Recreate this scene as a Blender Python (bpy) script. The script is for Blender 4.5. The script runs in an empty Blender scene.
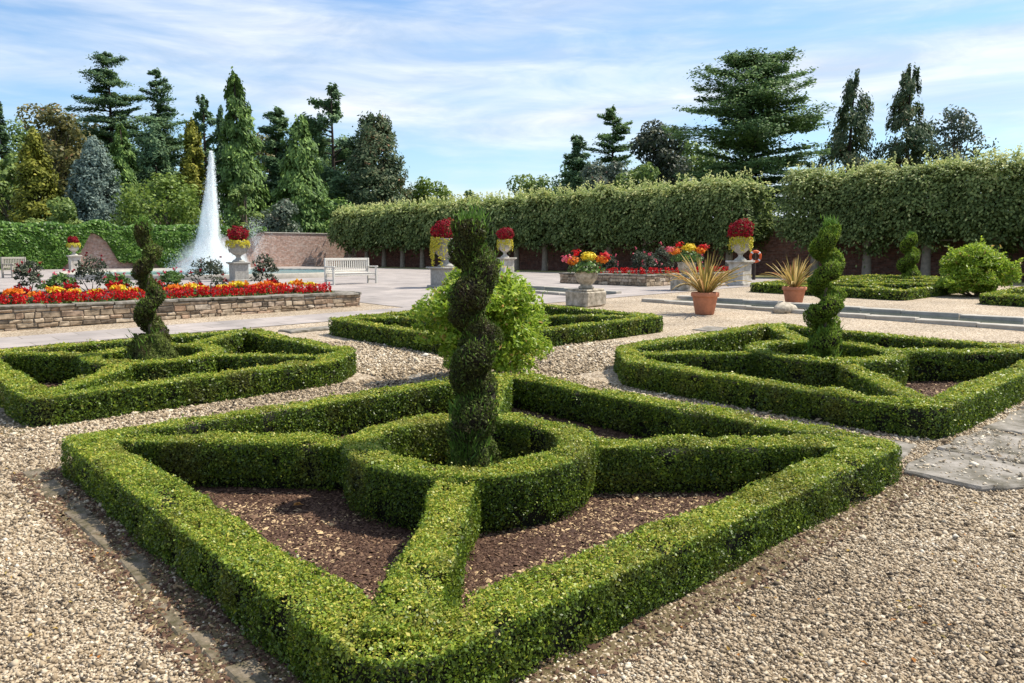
import bpy, math, random
import numpy as np
from mathutils import Vector, Matrix
rng = np.random.default_rng(7); random.seed(7)
SC = bpy.context.scene; COL = SC.collection
# ------------------------------------------------------------------ frame of the place
CX, CY, CZ = -3.5517, -4.2783, 1.65
YAW, PITCH, FPX = .8245, .1166, 753.7
cY, sY = math.cos(YAW), math.sin(YAW)
def depth(x, y): return (x-CX)*cY+(y-CY)*sY
def gz(x, y):                                   # the garden rises gently away from the near path
    return .02*(np.clip(depth(x, y), 7, 28)-7)
def at(px, D):                                  # world x, y of a bearing and a distance
    X = (px-512)/FPX*D
    return CX+D*cY+X*sY, CY+D*sY-X*cY
def tree_at(px, D, top_y):                      # foot and height of a tall thing whose top shows at (px, top_y)
    th = math.atan((341.5-top_y)/FPX)-PITCH; z = D*math.tan(th); X = (px-512)/FPX*(D*math.cos(PITCH)-.6*z*math.sin(PITCH))
    return CX+D*cY+X*sY, CY+D*sY-X*cY, z+CZ-.42
# ------------------------------------------------------------------ numpy helpers
def _h(i, j, k, s):
    n = (i*374761393+j*668265263+k*1274126177+s*974711) & 0xffffffff
    n = ((n ^ (n >> 13))*1274126177) & 0xffffffff
    return ((n ^ (n >> 16)) & 0xffff)/65535.
def vnoise(P, sc=1., seed=0):
    P = np.asarray(P, float)*sc+1000.
    I = np.floor(P).astype(np.int64); f = P-I; f = f*f*(3-2*f); r = 0
    for a in (0, 1):
        for b in (0, 1):
            for c in (0, 1):
                w = (f[:, 0] if a else 1-f[:, 0])*(f[:, 1] if b else 1-f[:, 1])*(f[:, 2] if c else 1-f[:, 2])
                r = r+w*_h(I[:, 0]+a, I[:, 1]+b, I[:, 2]+c, seed)
    return r*2-1
def norm(v): return v/np.maximum(np.linalg.norm(v, axis=-1, keepdims=True), 1e-9)
def rdir(n): return norm(rng.normal(size=(n, 3)))
class Geo:
    """Collects pieces and links them as one mesh object."""
    def __init__(s): s.v = []; s.f = []; s.mi = []; s.t = []; s.sm = []; s.n = 0; s.mats = []
    def _m(s, m):
        if m not in s.mats: s.mats.append(m)
        return s.mats.index(m)
    def add(s, V, F, m, tint=None, smooth=False):
        V = np.asarray(V, float).reshape(-1, 3); k = s._m(m)
        if isinstance(F, np.ndarray): s.f.append(F+s.n); nf = len(F)
        else:
            by = {}
            for f in F: by.setdefault(len(f), []).append(f)
            nf = 0
            for q in by.values(): s.f.append(np.array(q)+s.n); nf += len(q)
        s.v.append(V); s.n += len(V); s.mi.append(np.full(nf, k)); s.sm.append(np.full(nf, smooth))
        s.t.append(np.full(len(V), .5) if tint is None else np.broadcast_to(np.asarray(tint, float), (len(V),)))
        return s
    def leaves(s, P, N, L, W, m, tint=None, T=None, bend=0.):
        P = np.asarray(P, float); n = len(P)
        if n == 0: return s
        N = norm(np.asarray(N, float)); L = np.broadcast_to(L, (n,))[:, None]; W = np.broadcast_to(W, (n,))[:, None]
        if T is None: T = rng.normal(size=(n, 3))
        T = norm(T-N*(T*N).sum(1, keepdims=True)); B = np.cross(N, T)
        V = np.stack([P-T*L*.5-N*L*bend, P+B*W*.5-T*L*.06, P+T*L*.5-N*L*bend, P-B*W*.5-T*L*.06], 1).reshape(-1, 3)
        F = np.arange(4*n).reshape(n, 4)
        t = rng.random(n) if tint is None else np.broadcast_to(tint, (n,))
        return s.add(V, F, m, np.repeat(t, 4))
    def tube(s, P, R, m, k=8, cap=True, tint=None):
        P = np.asarray(P, float); n = len(P); R = np.broadcast_to(R, (n,))
        T = norm(np.gradient(P, axis=0)); ref = np.array([0, 0, 1.]) if abs(T[0, 2]) < .9 else np.array([1., 0, 0])
        A = norm(np.cross(T, ref)); B = np.cross(T, A)
        a = np.linspace(0, 2*math.pi, k, endpoint=False)
        V = P[:, None]+R[:, None, None]*(A[:, None]*np.cos(a)[None, :, None]+B[:, None]*np.sin(a)[None, :, None])
        F = [(i*k+j, i*k+(j+1) % k, (i+1)*k+(j+1) % k, (i+1)*k+j) for i in range(n-1) for j in range(k)]
        if cap: F += [tuple(range(k))[::-1], tuple((n-1)*k+j for j in range(k))]
        return s.add(V, F, m, tint, True)
    def lathe(s, prof, m, c=(0, 0, 0), k=28):
        a = np.linspace(0, 2*math.pi, k, endpoint=False); n = len(prof)
        V = [(c[0]+r*math.cos(t), c[1]+r*math.sin(t), c[2]+z) for r, z in prof for t in a]
        F = [(i*k+j, i*k+(j+1) % k, (i+1)*k+(j+1) % k, (i+1)*k+j) for i in range(n-1) for j in range(k)]
        return s.add(V, F, m, None, True)
    def box(s, c, d, m, b=.01, rz=0., jit=0., tint=None):
        x, y, z = [q/2 for q in d]; b = min(b, x*.45, y*.45, z*.45)
        V = []
        for sx in (-1, 1):
            for sy in (-1, 1):
                for sz in (-1, 1):
                    V += [(sx*(x-b), sy*(y-b), sz*z), (sx*(x-b), sy*y, sz*(z-b)), (sx*x, sy*(y-b), sz*(z-b))]
        V = np.array(V)
        if jit: V = V+np.repeat(rng.normal(size=(8, 3))*jit, 3, 0)
        I = lambda sx, sy, sz, q: ((sx*2+sy)*2+sz)*3+q
        F = []
        for e in (0, 1):
            f = [I(0, 0, e, 0), I(1, 0, e, 0), I(1, 1, e, 0), I(0, 1, e, 0)]; F.append(f if e else f[::-1])
            f = [I(0, e, 0, 1), I(1, e, 0, 1), I(1, e, 1, 1), I(0, e, 1, 1)]; F.append(f[::-1] if e else f)
            f = [I(e, 0, 0, 2), I(e, 1, 0, 2), I(e, 1, 1, 2), I(e, 0, 1, 2)]; F.append(f if e else f[::-1])
        for p in (0, 1):
            for q in (0, 1):
                F.append([I(0, p, q, 0), I(1, p, q, 0), I(1, p, q, 1), I(0, p, q, 1)])
                F.append([I(p, 0, q, 0), I(p, 1, q, 0), I(p, 1, q, 2), I(p, 0, q, 2)])
                F.append([I(p, q, 0, 1), I(p, q, 1, 1), I(p, q, 1, 2), I(p, q, 0, 2)])
                for r in (0, 1): F.append([I(p, q, r, 0), I(p, q, r, 1), I(p, q, r, 2)])
        if rz:
            cr, sr = math.cos(rz), math.sin(rz); V = np.stack([V[:, 0]*cr-V[:, 1]*sr, V[:, 0]*sr+V[:, 1]*cr, V[:, 2]], 1)
        return s.add(V+np.array(c), F, m, tint)
    def build(s, name, parent=None, loc=None):
        me = bpy.data.meshes.new(name)
        V = np.concatenate(s.v); me.vertices.add(len(V)); me.vertices.foreach_set('co', V.ravel().astype(np.float32))
        cnt = np.concatenate([np.full(len(f), f.shape[1]) for f in s.f]); lv = np.concatenate([f.ravel() for f in s.f])
        # material and smooth flags are stored per add(); face arrays keep the same order
        me.loops.add(len(lv)); me.loops.foreach_set('vertex_index', lv.astype(np.int32))
        me.polygons.add(len(cnt)); st = np.concatenate([[0], np.cumsum(cnt)[:-1]])
        me.polygons.foreach_set('loop_start', st.astype(np.int32))
        me.polygons.foreach_set('material_index', np.concatenate(s.mi).astype(np.int32))
        me.polygons.foreach_set('use_smooth', np.concatenate(s.sm).astype(bool))
        me.update(calc_edges=True)
        a = me.attributes.new('tint', 'FLOAT', 'POINT'); a.data.foreach_set('value', np.concatenate(s.t).astype(np.float32))
        for m in s.mats: me.materials.append(m)
        o = bpy.data.objects.new(name, me); COL.objects.link(o)
        if parent is not None: o.parent = parent
        if loc is not None: o.location = loc
        return o
def empty(name, loc=(0, 0, 0), rz=0.):
    o = bpy.data.objects.new(name, None); COL.objects.link(o); o.location = loc; o.rotation_euler = (0, 0, rz); return o
def tag(o, label=None, cat=None, group=None, kind=None):
    if label: o['label'] = label
    if cat: o['category'] = cat
    if group: o['group'] = group
    if kind: o['kind'] = kind
    return o
def copy_tree(o, parent=None):
    c = o.copy(); COL.objects.link(c); c.parent = parent
    for ch in list(o.children): copy_tree(ch, c)
    return c
# ------------------------------------------------------------------ materials
def mat(name):
    m = bpy.data.materials.new(name); m.use_nodes = True
    nt = m.node_tree; return m, nt, nt.nodes, nt.links, nt.nodes['Principled BSDF']
def ramp(n, stops, interp='LINEAR'):
    r = n.new('ShaderNodeValToRGB'); cr = r.color_ramp; cr.interpolation = interp
    while len(cr.elements) < len(stops): cr.elements.new(.5)
    for e, (p, c) in zip(cr.elements, stops): e.position = p; e.color = (*c, 1)
    return r
def leaf_mat(name, stops, rough=.5, trans=.3, spec=.3, patch=0., pcol=None, pscale=3.):
    m, nt, n, l, b = mat(name)
    a = n.new('ShaderNodeAttribute'); a.attribute_name = 'tint'
    r = ramp(n, stops); l.new(a.outputs['Fac'], r.inputs[0]); col = r.outputs[0]
    if patch:
        tc = n.new('ShaderNodeTexCoord'); nz = n.new('ShaderNodeTexNoise'); nz.inputs['Scale'].default_value = pscale; nz.inputs['Detail'].default_value = 3
        l.new(tc.outputs['Object'], nz.inputs['Vector'])
        rr = ramp(n, [(.52, (0, 0, 0)), (.7, (patch,)*3)]); l.new(nz.outputs['Fac'], rr.inputs[0])
        mx = n.new('ShaderNodeMixRGB'); l.new(rr.outputs[0], mx.inputs[0]); l.new(col, mx.inputs[1]); mx.inputs[2].default_value = (*pcol, 1); col = mx.outputs[0]
    l.new(col, b.inputs['Base Color']); b.inputs['Roughness'].default_value = rough
    b.inputs['Specular IOR Level'].default_value = spec
    if trans:
        t = n.new('ShaderNodeBsdfTranslucent'); l.new(col, t.inputs['Color'])
        ms = n.new('ShaderNodeMixShader'); ms.inputs[0].default_value = trans
        l.new(b.outputs[0], ms.inputs[1]); l.new(t.outputs[0], ms.inputs[2]); l.new(ms.outputs[0], n['Material Output'].inputs[0])
    return m
def plain(name, c, rough=.7, var=.15, scale=6., bump=.2, c2=None, detail=6, bscale=None, spec=.3):
    m, nt, n, l, b = mat(name)
    tc = n.new('ShaderNodeTexCoord'); nz = n.new('ShaderNodeTexNoise'); nz.inputs['Scale'].default_value = scale; nz.inputs['Detail'].default_value = detail; nz.inputs['Roughness'].default_value = .65
    l.new(tc.outputs['Object'], nz.inputs['Vector'])
    c2 = c2 or tuple(q*(1-var*2) for q in c); r = ramp(n, [(.35, c2), (.65, c)]); l.new(nz.outputs['Fac'], r.inputs[0])
    l.new(r.outputs[0], b.inputs['Base Color']); b.inputs['Roughness'].default_value = rough; b.inputs['Specular IOR Level'].default_value = spec
    if bump:
        bn = n.new('ShaderNodeBump'); bn.inputs['Strength'].default_value = bump; bn.inputs['Distance'].default_value = .02
        if bscale:
            n2 = n.new('ShaderNodeTexNoise'); n2.inputs['Scale'].default_value = bscale; n2.inputs['Detail'].default_value = 5; l.new(tc.outputs['Object'], n2.inputs['Vector']); l.new(n2.outputs['Fac'], bn.inputs['Height'])
        else: l.new(nz.outputs['Fac'], bn.inputs['Height'])
        l.new(bn.outputs[0], b.inputs['Normal'])
    return m
M = {}
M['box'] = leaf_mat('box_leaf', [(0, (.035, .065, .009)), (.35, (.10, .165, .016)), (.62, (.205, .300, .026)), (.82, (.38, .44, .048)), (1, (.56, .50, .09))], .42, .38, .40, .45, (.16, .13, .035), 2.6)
M['box_core'] = plain('box_twigs', (.014, .015, .007), .9, .2, 30, .6)
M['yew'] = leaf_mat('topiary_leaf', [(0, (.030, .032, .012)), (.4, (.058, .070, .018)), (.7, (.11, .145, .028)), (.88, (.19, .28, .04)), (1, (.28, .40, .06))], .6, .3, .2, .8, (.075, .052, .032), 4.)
M['cypress'] = leaf_mat('cypress_leaf', [(0, (.06, .085, .014)), (.35, (.14, .21, .025)), (.7, (.26, .37, .04)), (1, (.42, .52, .07))], .6, .4, .2, .35, (.10, .075, .035), 5.)
M['yew_core'] = plain('topiary_twigs', (.030, .022, .014), .9, .2, 30, .6)
M['sprig'] = leaf_mat('fresh_sprig', [(0, (.05, .11, .015)), (.5, (.11, .22, .03)), (1, (.2, .34, .06))], .5, .4, .3)
M['laurel'] = leaf_mat('laurel_leaf', [(0, (.08, .15, .015)), (.4, (.21, .33, .028)), (.75, (.38, .50, .05)), (.93, (.54, .60, .10)), (1, (.56, .36, .12))], .4, .48, .35)
M['bark'] = plain('bark', (.16, .125, .095), .9, .25, 9, .7)
M['bark_pale'] = plain('lime_bark', (.30, .25, .20), .9, .2, 5, .6)
M['bark_dark'] = plain('dark_bark', (.055, .04, .032), .9, .2, 3, .6)
def L3(a, b, c, d=None): return [(0, a), (.5, b), (.9, c), (1, d or c)]
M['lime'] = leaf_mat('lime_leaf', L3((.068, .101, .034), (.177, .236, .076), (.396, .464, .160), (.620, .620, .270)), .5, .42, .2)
M['cedar'] = leaf_mat('cedar_needles', L3((.074, .131, .059), (.140, .236, .087), (.276, .384, .131)), .6, .3, .2)
M['pine'] = leaf_mat('pine_needles', L3((.074, .138, .080), (.138, .232, .110), (.270, .370, .158)), .6, .3, .2)
M['spruce'] = leaf_mat('spruce_needles', L3((.056, .090, .051), (.112, .164, .079), (.239, .239, .126), (.450, .252, .140)), .6, .3, .2)
M['blue'] = leaf_mat('blue_needles', L3((.085, .128, .107), (.180, .243, .207), (.339, .424, .360)), .6, .3, .2)
M['gold'] = leaf_mat('gold_needles', L3((.088, .106, .015), (.213, .225, .027), (.450, .425, .075)), .6, .25, .2)
M['green_con'] = leaf_mat('green_needles', L3((.074, .132, .043), (.154, .254, .064), (.305, .438, .110)), .6, .2, .2)
M['broad'] = leaf_mat('broad_leaf', L3((.080, .132, .037), (.168, .252, .064), (.336, .408, .108)), .5, .3, .3)
M['brown_leaf'] = leaf_mat('turning_leaf', L3((.071, .081, .032), (.153, .153, .049), (.287, .243, .090), (.359, .179, .090)), .5, .3, .3)
M['fresh'] = leaf_mat('fresh_leaf', L3((.081, .135, .024), (.162, .243, .041), (.297, .378, .081)), .5, .35, .3)
M['grey_leaf'] = leaf_mat('grey_leaf', L3((.056, .079, .056), (.112, .150, .104), (.206, .235, .169), (.300, .188, .131)), .5, .3, .3)
M['ivy'] = leaf_mat('creeper_leaf', L3((.047, .115, .019), (.101, .216, .030), (.216, .365, .061)), .45, .35, .35)
M['dark_plant'] = leaf_mat('dark_plant_leaf', L3((.030, .043, .030), (.059, .080, .047), (.118, .126, .076)), .5, .25, .3)
M['mid_plant'] = leaf_mat('mid_plant_leaf', L3((.039, .078, .021), (.078, .156, .033), (.156, .260, .052)), .5, .3, .3)
def petal(name, a, b): return leaf_mat(name, [(0, a), (1, b)], .55, .3, .2)
M['red'] = petal('red_petal', (.40, .004, .008), (.70, .014, .016))
M['orange'] = petal('orange_petal', (.70, .16, .015), (.85, .32, .03))
M['yellow'] = petal('yellow_petal', (.68, .48, .02), (.88, .72, .06))
M['crimson'] = petal('crimson_petal', (.15, .004, .010), (.40, .010, .026))
M['pink'] = petal('pink_petal', (.55, .06, .12), (.75, .18, .22))
M['lime_trail'] = petal('yellow_trailing_leaf', (.42, .38, .03), (.72, .62, .07))
M['blade'] = leaf_mat('strap_leaf', [(0, (.14, .14, .035)), (.35, (.34, .25, .07)), (.65, (.56, .40, .13)), (.85, (.70, .54, .24)), (1, (.55, .20, .09))], .45, .3, .3)
M['terracotta'] = plain('terracotta', (.55, .22, .12), .8, .12, 8, .15)
M['stone_white'] = plain('pale_carved_stone', (.62, .58, .52), .85, .12, 5, .3, (.36, .33, .27))
M['stone_grey'] = plain('weathered_carved_stone', (.42, .40, .36), .9, .2, 10, .4)
M['yew_brown'] = leaf_mat('brown_topiary_leaf', [(0, (.035, .035, .014)), (.4, (.075, .085, .024)), (.7, (.13, .17, .03)), (.9, (.19, .24, .04)), (1, (.28, .36, .06))], .6, .3, .2, .85, (.09, .055, .032), 4.)
M['lichen'] = plain('lichened_stone', (.56, .49, .39), .9, .3, 7, .6, (.22, .19, .14))
M['wood_white'] = plain('weathered_painted_wood', (.66, .63, .57), .7, .1, 20, .15)
M['wood_grey'] = plain('silvered_wood', (.40, .36, .31), .8, .15, 20, .2)
M['buoy'] = plain('orange_plastic', (.72, .12, .03), .5, .08, 3, 0)
M['buoy_white'] = plain('white_plastic', (.75, .75, .73), .5, .05, 3, 0)
M['slab'] = plain('mossy_flagstone', (.31, .28, .245), .9, .2, 5, .9, (.085, .075, .05), 16)
M['kerb'] = plain('mossy_kerb_stone', (.21, .17, .125), .95, .2, 14, .9, (.060, .052, .022), 25)
M['rim'] = plain('pool_rim_stone', (.46, .42, .36), .85, .15, 3, .3)
M['dead_leaf'] = leaf_mat('fallen_leaf', [(0, (.42, .16, .04)), (.5, (.46, .30, .07)), (1, (.38, .33, .13))], .6, .3, .2)
def stones_mat(name, axis, sc, cols, mortar):
    """rubble or brick on a wall whose length runs along axis 0 or 1."""
    m, nt, n, l, b = mat(name)
    tc = n.new('ShaderNodeTexCoord'); sp = n.new('ShaderNodeSeparateXYZ'); l.new(tc.outputs['Object'], sp.inputs[0])
    cb = n.new('ShaderNodeCombineXYZ'); ad = n.new('ShaderNodeMath'); l.new(sp.outputs[0], ad.inputs[0]); l.new(sp.outputs[1], ad.inputs[1])
    l.new(ad.outputs[0], cb.inputs[0]); l.new(sp.outputs[2], cb.inputs[1])
    wob = n.new('ShaderNodeTexNoise'); wob.inputs['Scale'].default_value = 3; l.new(tc.outputs['Object'], wob.inputs['Vector'])
    va = n.new('ShaderNodeVectorMath'); va.operation = 'MULTIPLY_ADD'; va.inputs[1].default_value = (sc[2],)*3; l.new(wob.outputs['Color'], va.inputs[0]); l.new(cb.outputs[0], va.inputs[2])
    br = n.new('ShaderNodeTexBrick'); l.new(va.outputs[0], br.inputs['Vector']); br.inputs['Scale'].default_value = 1
    br.inputs['Brick Width'].default_value = sc[0]; br.inputs['Row Height'].default_value = sc[1]; br.inputs['Mortar Size'].default_value = sc[1]*.09; br.inputs['Mortar Smooth'].default_value = .3
    br.inputs['Color1'].default_value = (0, 0, 0, 1); br.inputs['Color2'].default_value = (1, 1, 1, 1); br.inputs['Mortar'].default_value = (.5, .5, .5, 1); br.offset_frequency = 2; br.squash = 1.4; br.squash_frequency = 3
    r = ramp(n, [(i/(len(cols)-1), c) for i, c in enumerate(cols)]); l.new(br.outputs['Color'], r.inputs[0])
    nz = n.new('ShaderNodeTexNoise'); nz.inputs['Scale'].default_value = 5; nz.inputs['Detail'].default_value = 7; l.new(tc.outputs['Object'], nz.inputs['Vector'])
    rr = ramp(n, [(.3, (.55,)*3), (.7, (1.2,)*3)]); l.new(nz.outputs['Fac'], rr.inputs[0])
    mu = n.new('ShaderNodeMixRGB'); mu.blend_type = 'MULTIPLY'; mu.inputs[0].default_value = 1; l.new(r.outputs[0], mu.inputs[1]); l.new(rr.outputs[0], mu.inputs[2])
    mx = n.new('ShaderNodeMixRGB'); l.new(br.outputs['Fac'], mx.inputs[0]); l.new(mu.outputs[0], mx.inputs[1]); mx.inputs[2].default_value = (*mortar, 1)
    l.new(mx.outputs[0], b.inputs['Base Color']); b.inputs['Roughness'].default_value = .92
    bn = n.new('ShaderNodeBump'); bn.inputs['Strength'].default_value = .7; bn.inputs['Distance'].default_value = .03; bn.invert = True
    l.new(br.outputs['Fac'], bn.inputs['Height']); l.new(bn.outputs[0], b.inputs['Normal'])
    return m
M['rubble'] = stones_mat('rubble_stone', 0, (.27, .105, .13), [(.50, .42, .32), (.36, .29, .21), (.56, .49, .40), (.24, .21, .18), (.46, .33, .23), (.52, .46, .38)], (.26, .23, .19))
M['brick'] = stones_mat('pale_old_brick', 0, (.23, .08, .02), [(.46, .27, .20), (.56, .38, .31), (.40, .22, .16), (.62, .48, .41), (.50, .31, .24)], (.56, .48, .42))
M['brick_shaded'] = stones_mat('shade_darkened_brick', 0, (.23, .08, .02), [(.20, .075, .05), (.26, .11, .08), (.14, .055, .042), (.28, .15, .12), (.18, .08, .06)], (.20, .15, .13))  # old brick with the deep shade behind the limes put into its colour
def gravel_mat():
    m, nt, n, l, b = mat('gravel')
    tc = n.new('ShaderNodeTexCoord')
    vo = n.new('ShaderNodeTexVoronoi'); vo.inputs['Scale'].default_value = 48; l.new(tc.outputs['Object'], vo.inputs['Vector'])
    s = n.new('ShaderNodeSeparateColor'); l.new(vo.outputs['Color'], s.inputs[0])
    r = ramp(n, [(0, (.12, .088, .055)), (.25, (.27, .20, .13)), (.5, (.41, .325, .225)), (.75, (.51, .425, .31)), (1, (.62, .545, .45))]); l.new(s.outputs[0], r.inputs[0])
    nz = n.new('ShaderNodeTexNoise'); nz.inputs['Scale'].default_value = .7; nz.inputs['Detail'].default_value = 5; l.new(tc.outputs['Object'], nz.inputs['Vector'])
    rr = ramp(n, [(.3, (.74, .72, .70)), (.7, (1.08, 1.06, 1.04))]); l.new(nz.outputs['Fac'], rr.inputs[0])
    mu = n.new('ShaderNodeMixRGB'); mu.blend_type = 'MULTIPLY'; mu.inputs[0].default_value = 1; l.new(r.outputs[0], mu.inputs[1]); l.new(rr.outputs[0], mu.inputs[2])
    l.new(mu.outputs[0], b.inputs['Base Color']); b.inputs['Roughness'].default_value = .9
    bn = n.new('ShaderNodeBump'); bn.inputs['Strength'].default_value = .8; bn.inputs['Distance'].default_value = .012; bn.invert = True
    l.new(vo.outputs['Distance'], bn.inputs['Height']); l.new(bn.outputs[0], b.inputs['Normal'])
    return m
M['gravel'] = gravel_mat()
def rocks_mat(name, stops):
    m, nt, n, l, b = mat(name)
    a = n.new('ShaderNodeAttribute'); a.attribute_name = 'tint'; r = ramp(n, stops); l.new(a.outputs['Fac'], r.inputs[0])
    l.new(r.outputs[0], b.inputs['Base Color']); b.inputs['Roughness'].default_value = .85; return m
M['pebble'] = rocks_mat('pebble', [(0, (.055, .040, .026)), (.18, (.16, .115, .068)), (.40, (.32, .24, .15)), (.65, (.46, .37, .255)), (.88, (.58, .49, .365)), (1, (.72, .66, .55))])
M['chip'] = rocks_mat('bark_chip', [(0, (.040, .015, .007)), (.5, (.094, .047, .026)), (.78, (.175, .10, .058)), (1, (.55, .39, .21))])
M['mulch'] = plain('mulch_soil', (.080, .036, .019), .95, .25, 60, .9, (.026, .013, .009), 8)
def wall_stone():
    m = rocks_mat('wall_stone', [(0, (.13, .105, .08)), (.15, (.30, .22, .145)), (.4, (.44, .35, .25)), (.6, (.52, .43, .32)), (.8, (.38, .25, .165)), (1, (.58, .52, .43))]); nt = m.node_tree; n = nt.nodes; l = nt.links; b = n['Principled BSDF']
    src = b.inputs['Base Color'].links[0].from_socket; tc = n.new('ShaderNodeTexCoord'); nz = n.new('ShaderNodeTexNoise'); nz.inputs['Scale'].default_value = 11; nz.inputs['Detail'].default_value = 8; l.new(tc.outputs['Object'], nz.inputs['Vector'])
    rr = ramp(n, [(.32, (.45, .43, .40)), (.62, (1.1, 1.08, 1.05))]); l.new(nz.outputs['Fac'], rr.inputs[0]); mu = n.new('ShaderNodeMixRGB'); mu.blend_type = 'MULTIPLY'; mu.inputs[0].default_value = 1; l.new(src, mu.inputs[1]); l.new(rr.outputs[0], mu.inputs[2]); l.new(mu.outputs[0], b.inputs['Base Color'])
    bn = n.new('ShaderNodeBump'); bn.inputs['Strength'].default_value = .8; bn.inputs['Distance'].default_value = .015; l.new(nz.outputs['Fac'], bn.inputs['Height']); l.new(bn.outputs[0], b.inputs['Normal']); return m
M['wall_stone'] = wall_stone()
M['mortar'] = plain('old_mortar', (.20, .17, .135), .95, .2, 20, .5)
M['moss'] = plain('mossy_soil', (.17, .13, .07), .95, .25, 9, .9, (.065, .052, .02), 40)
M['soil'] = plain('bed_soil', (.06, .042, .03), .95, .25, 20, .6)
def paving_mat():
    m, nt, n, l, b = mat('flag_paving')
    tc = n.new('ShaderNodeTexCoord'); br = n.new('ShaderNodeTexBrick'); l.new(tc.outputs['Object'], br.inputs['Vector']); br.inputs['Scale'].default_value = 1
    br.inputs['Brick Width'].default_value = .9; br.inputs['Row Height'].default_value = .6; br.inputs['Mortar Size'].default_value = .012
    br.inputs['Color1'].default_value = (.30, .265, .245, 1); br.inputs['Color2'].default_value = (.38, .335, .31, 1); br.inputs['Mortar'].default_value = (.22, .19, .16, 1)
    nz = n.new('ShaderNodeTexNoise'); nz.inputs['Scale'].default_value = 1.3; nz.inputs['Detail'].default_value = 8; l.new(tc.outputs['Object'], nz.inputs['Vector'])
    rr = ramp(n, [(.3, (.72, .72, .72)), (.7, (1.12, 1.1, 1.08))]); l.new(nz.outputs['Fac'], rr.inputs[0])
    mu = n.new('ShaderNodeMixRGB'); mu.blend_type = 'MULTIPLY'; mu.inputs[0].default_value = 1; l.new(br.outputs['Color'], mu.inputs[1]); l.new(rr.outputs[0], mu.inputs[2])
    l.new(mu.outputs[0], b.inputs['Base Color']); b.inputs['Roughness'].default_value = .85; return m
M['paving'] = paving_mat()
M['field'] = plain('far_grass', (.09, .11, .035), .95, .2, .3, 0)
M['dry_grass'] = plain('dry_grass', (.34, .29, .13), .95, .2, 2, .3, (.20, .20, .07))
def water_mat(name, c, rough):
    m, nt, n, l, b = mat(name); b.inputs['Base Color'].default_value = (*c, 1); b.inputs['Roughness'].default_value = rough
    tc = n.new('ShaderNodeTexCoord'); nz = n.new('ShaderNodeTexNoise'); nz.inputs['Scale'].default_value = 5; nz.inputs['Detail'].default_value = 3; l.new(tc.outputs['Object'], nz.inputs['Vector'])
    bn = n.new('ShaderNodeBump'); bn.inputs['Strength'].default_value = .25; bn.inputs['Distance'].default_value = .03; l.new(nz.outputs['Fac'], bn.inputs['Height']); l.new(bn.outputs[0], b.inputs['Normal']); return m
M['rill_water'] = water_mat('rill_water', (.05, .06, .045), .06)
M['pool_water'] = water_mat('pool_water', (.16, .36, .38), .12)
def spray_mat(name, alpha):
    m, nt, n, l, b = mat(name)
    d = n.new('ShaderNodeBsdfDiffuse'); d.inputs[0].default_value = (.93, .95, .97, 1); t = n.new('ShaderNodeBsdfTranslucent'); t.inputs[0].default_value = (.93, .95, .97, 1)
    a = n.new('ShaderNodeMixShader'); a.inputs[0].default_value = .5; l.new(d.outputs[0], a.inputs[1]); l.new(t.outputs[0], a.inputs[2])
    tr = n.new('ShaderNodeBsdfTransparent'); c = n.new('ShaderNodeMixShader'); c.inputs[0].default_value = alpha
    l.new(tr.outputs[0], c.inputs[1]); l.new(a.outputs[0], c.inputs[2]); l.new(c.outputs[0], n['Material Output'].inputs[0]); return m
M['jet'] = spray_mat('water_jet', .8); M['mist'] = spray_mat('water_mist', .34)
# ------------------------------------------------------------------ ground
def sheet(name, x0, x1, y0, y1, m, off, step=.5, kind='structure', holes=()):
    xs = np.linspace(x0, x1, max(2, int(math.ceil((x1-x0)/step))+1)); ys = np.linspace(y0, y1, max(2, int(math.ceil((y1-y0)/step))+1))
    X, Y = np.meshgrid(xs, ys); V = np.stack([X, Y, gz(X, Y)+off], -1).reshape(-1, 3); nx = len(xs)
    i = np.arange(len(V)).reshape(len(ys), nx); F = np.stack([i[:-1, :-1], i[:-1, 1:], i[1:, 1:], i[1:, :-1]], -1).reshape(-1, 4)
    cen = V[F].mean(1)
    for a, b, c, d, cut in holes:
        k = (cen[:, 0] > a) & (cen[:, 0] < b) & (cen[:, 1] > c) & (cen[:, 1] < d); cp = [(a, c), (b, c), (b, d), (a, d)]
        for ci, kk in (cut or {}).items(): k &= np.abs(cen[:, 0]-cp[ci][0])+np.abs(cen[:, 1]-cp[ci][1]) > kk+.02
        F = F[~k]; cen = cen[~k]
    g = Geo(); g.add(V, F, m, None, True); o = g.build(name); tag(o, kind=kind); return o
def far_ground():
    e = np.concatenate([[-1500, -600, -250, -120], np.arange(-60, 121, 4.), [180, 300, 700, 1500]])
    X, Y = np.meshgrid(e, e); V = np.stack([X, Y, gz(X, Y)-.16], -1).reshape(-1, 3); nx = len(e)
    i = np.arange(len(V)).reshape(nx, nx); F = np.stack([i[:-1, :-1], i[:-1, 1:], i[1:, 1:], i[1:, :-1]], -1).reshape(-1, 4)
    tag(Geo().add(V, F, M['field'], None, True).build('ground'), kind='structure')
far_ground()
sheet('paving', -14, 7.6, 10.3, 11.9, M['paving'], .010)
sheet('paving', 7.6, 31, 10.3, 61.8, M['paving'], .010)
sheet('paving', -14, 7.6, 20.3, 61.8, M['paving'], .010)
sheet('grass_verge', 31, 35.7, -14, 61.8, M['dry_grass'], .006)
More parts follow.
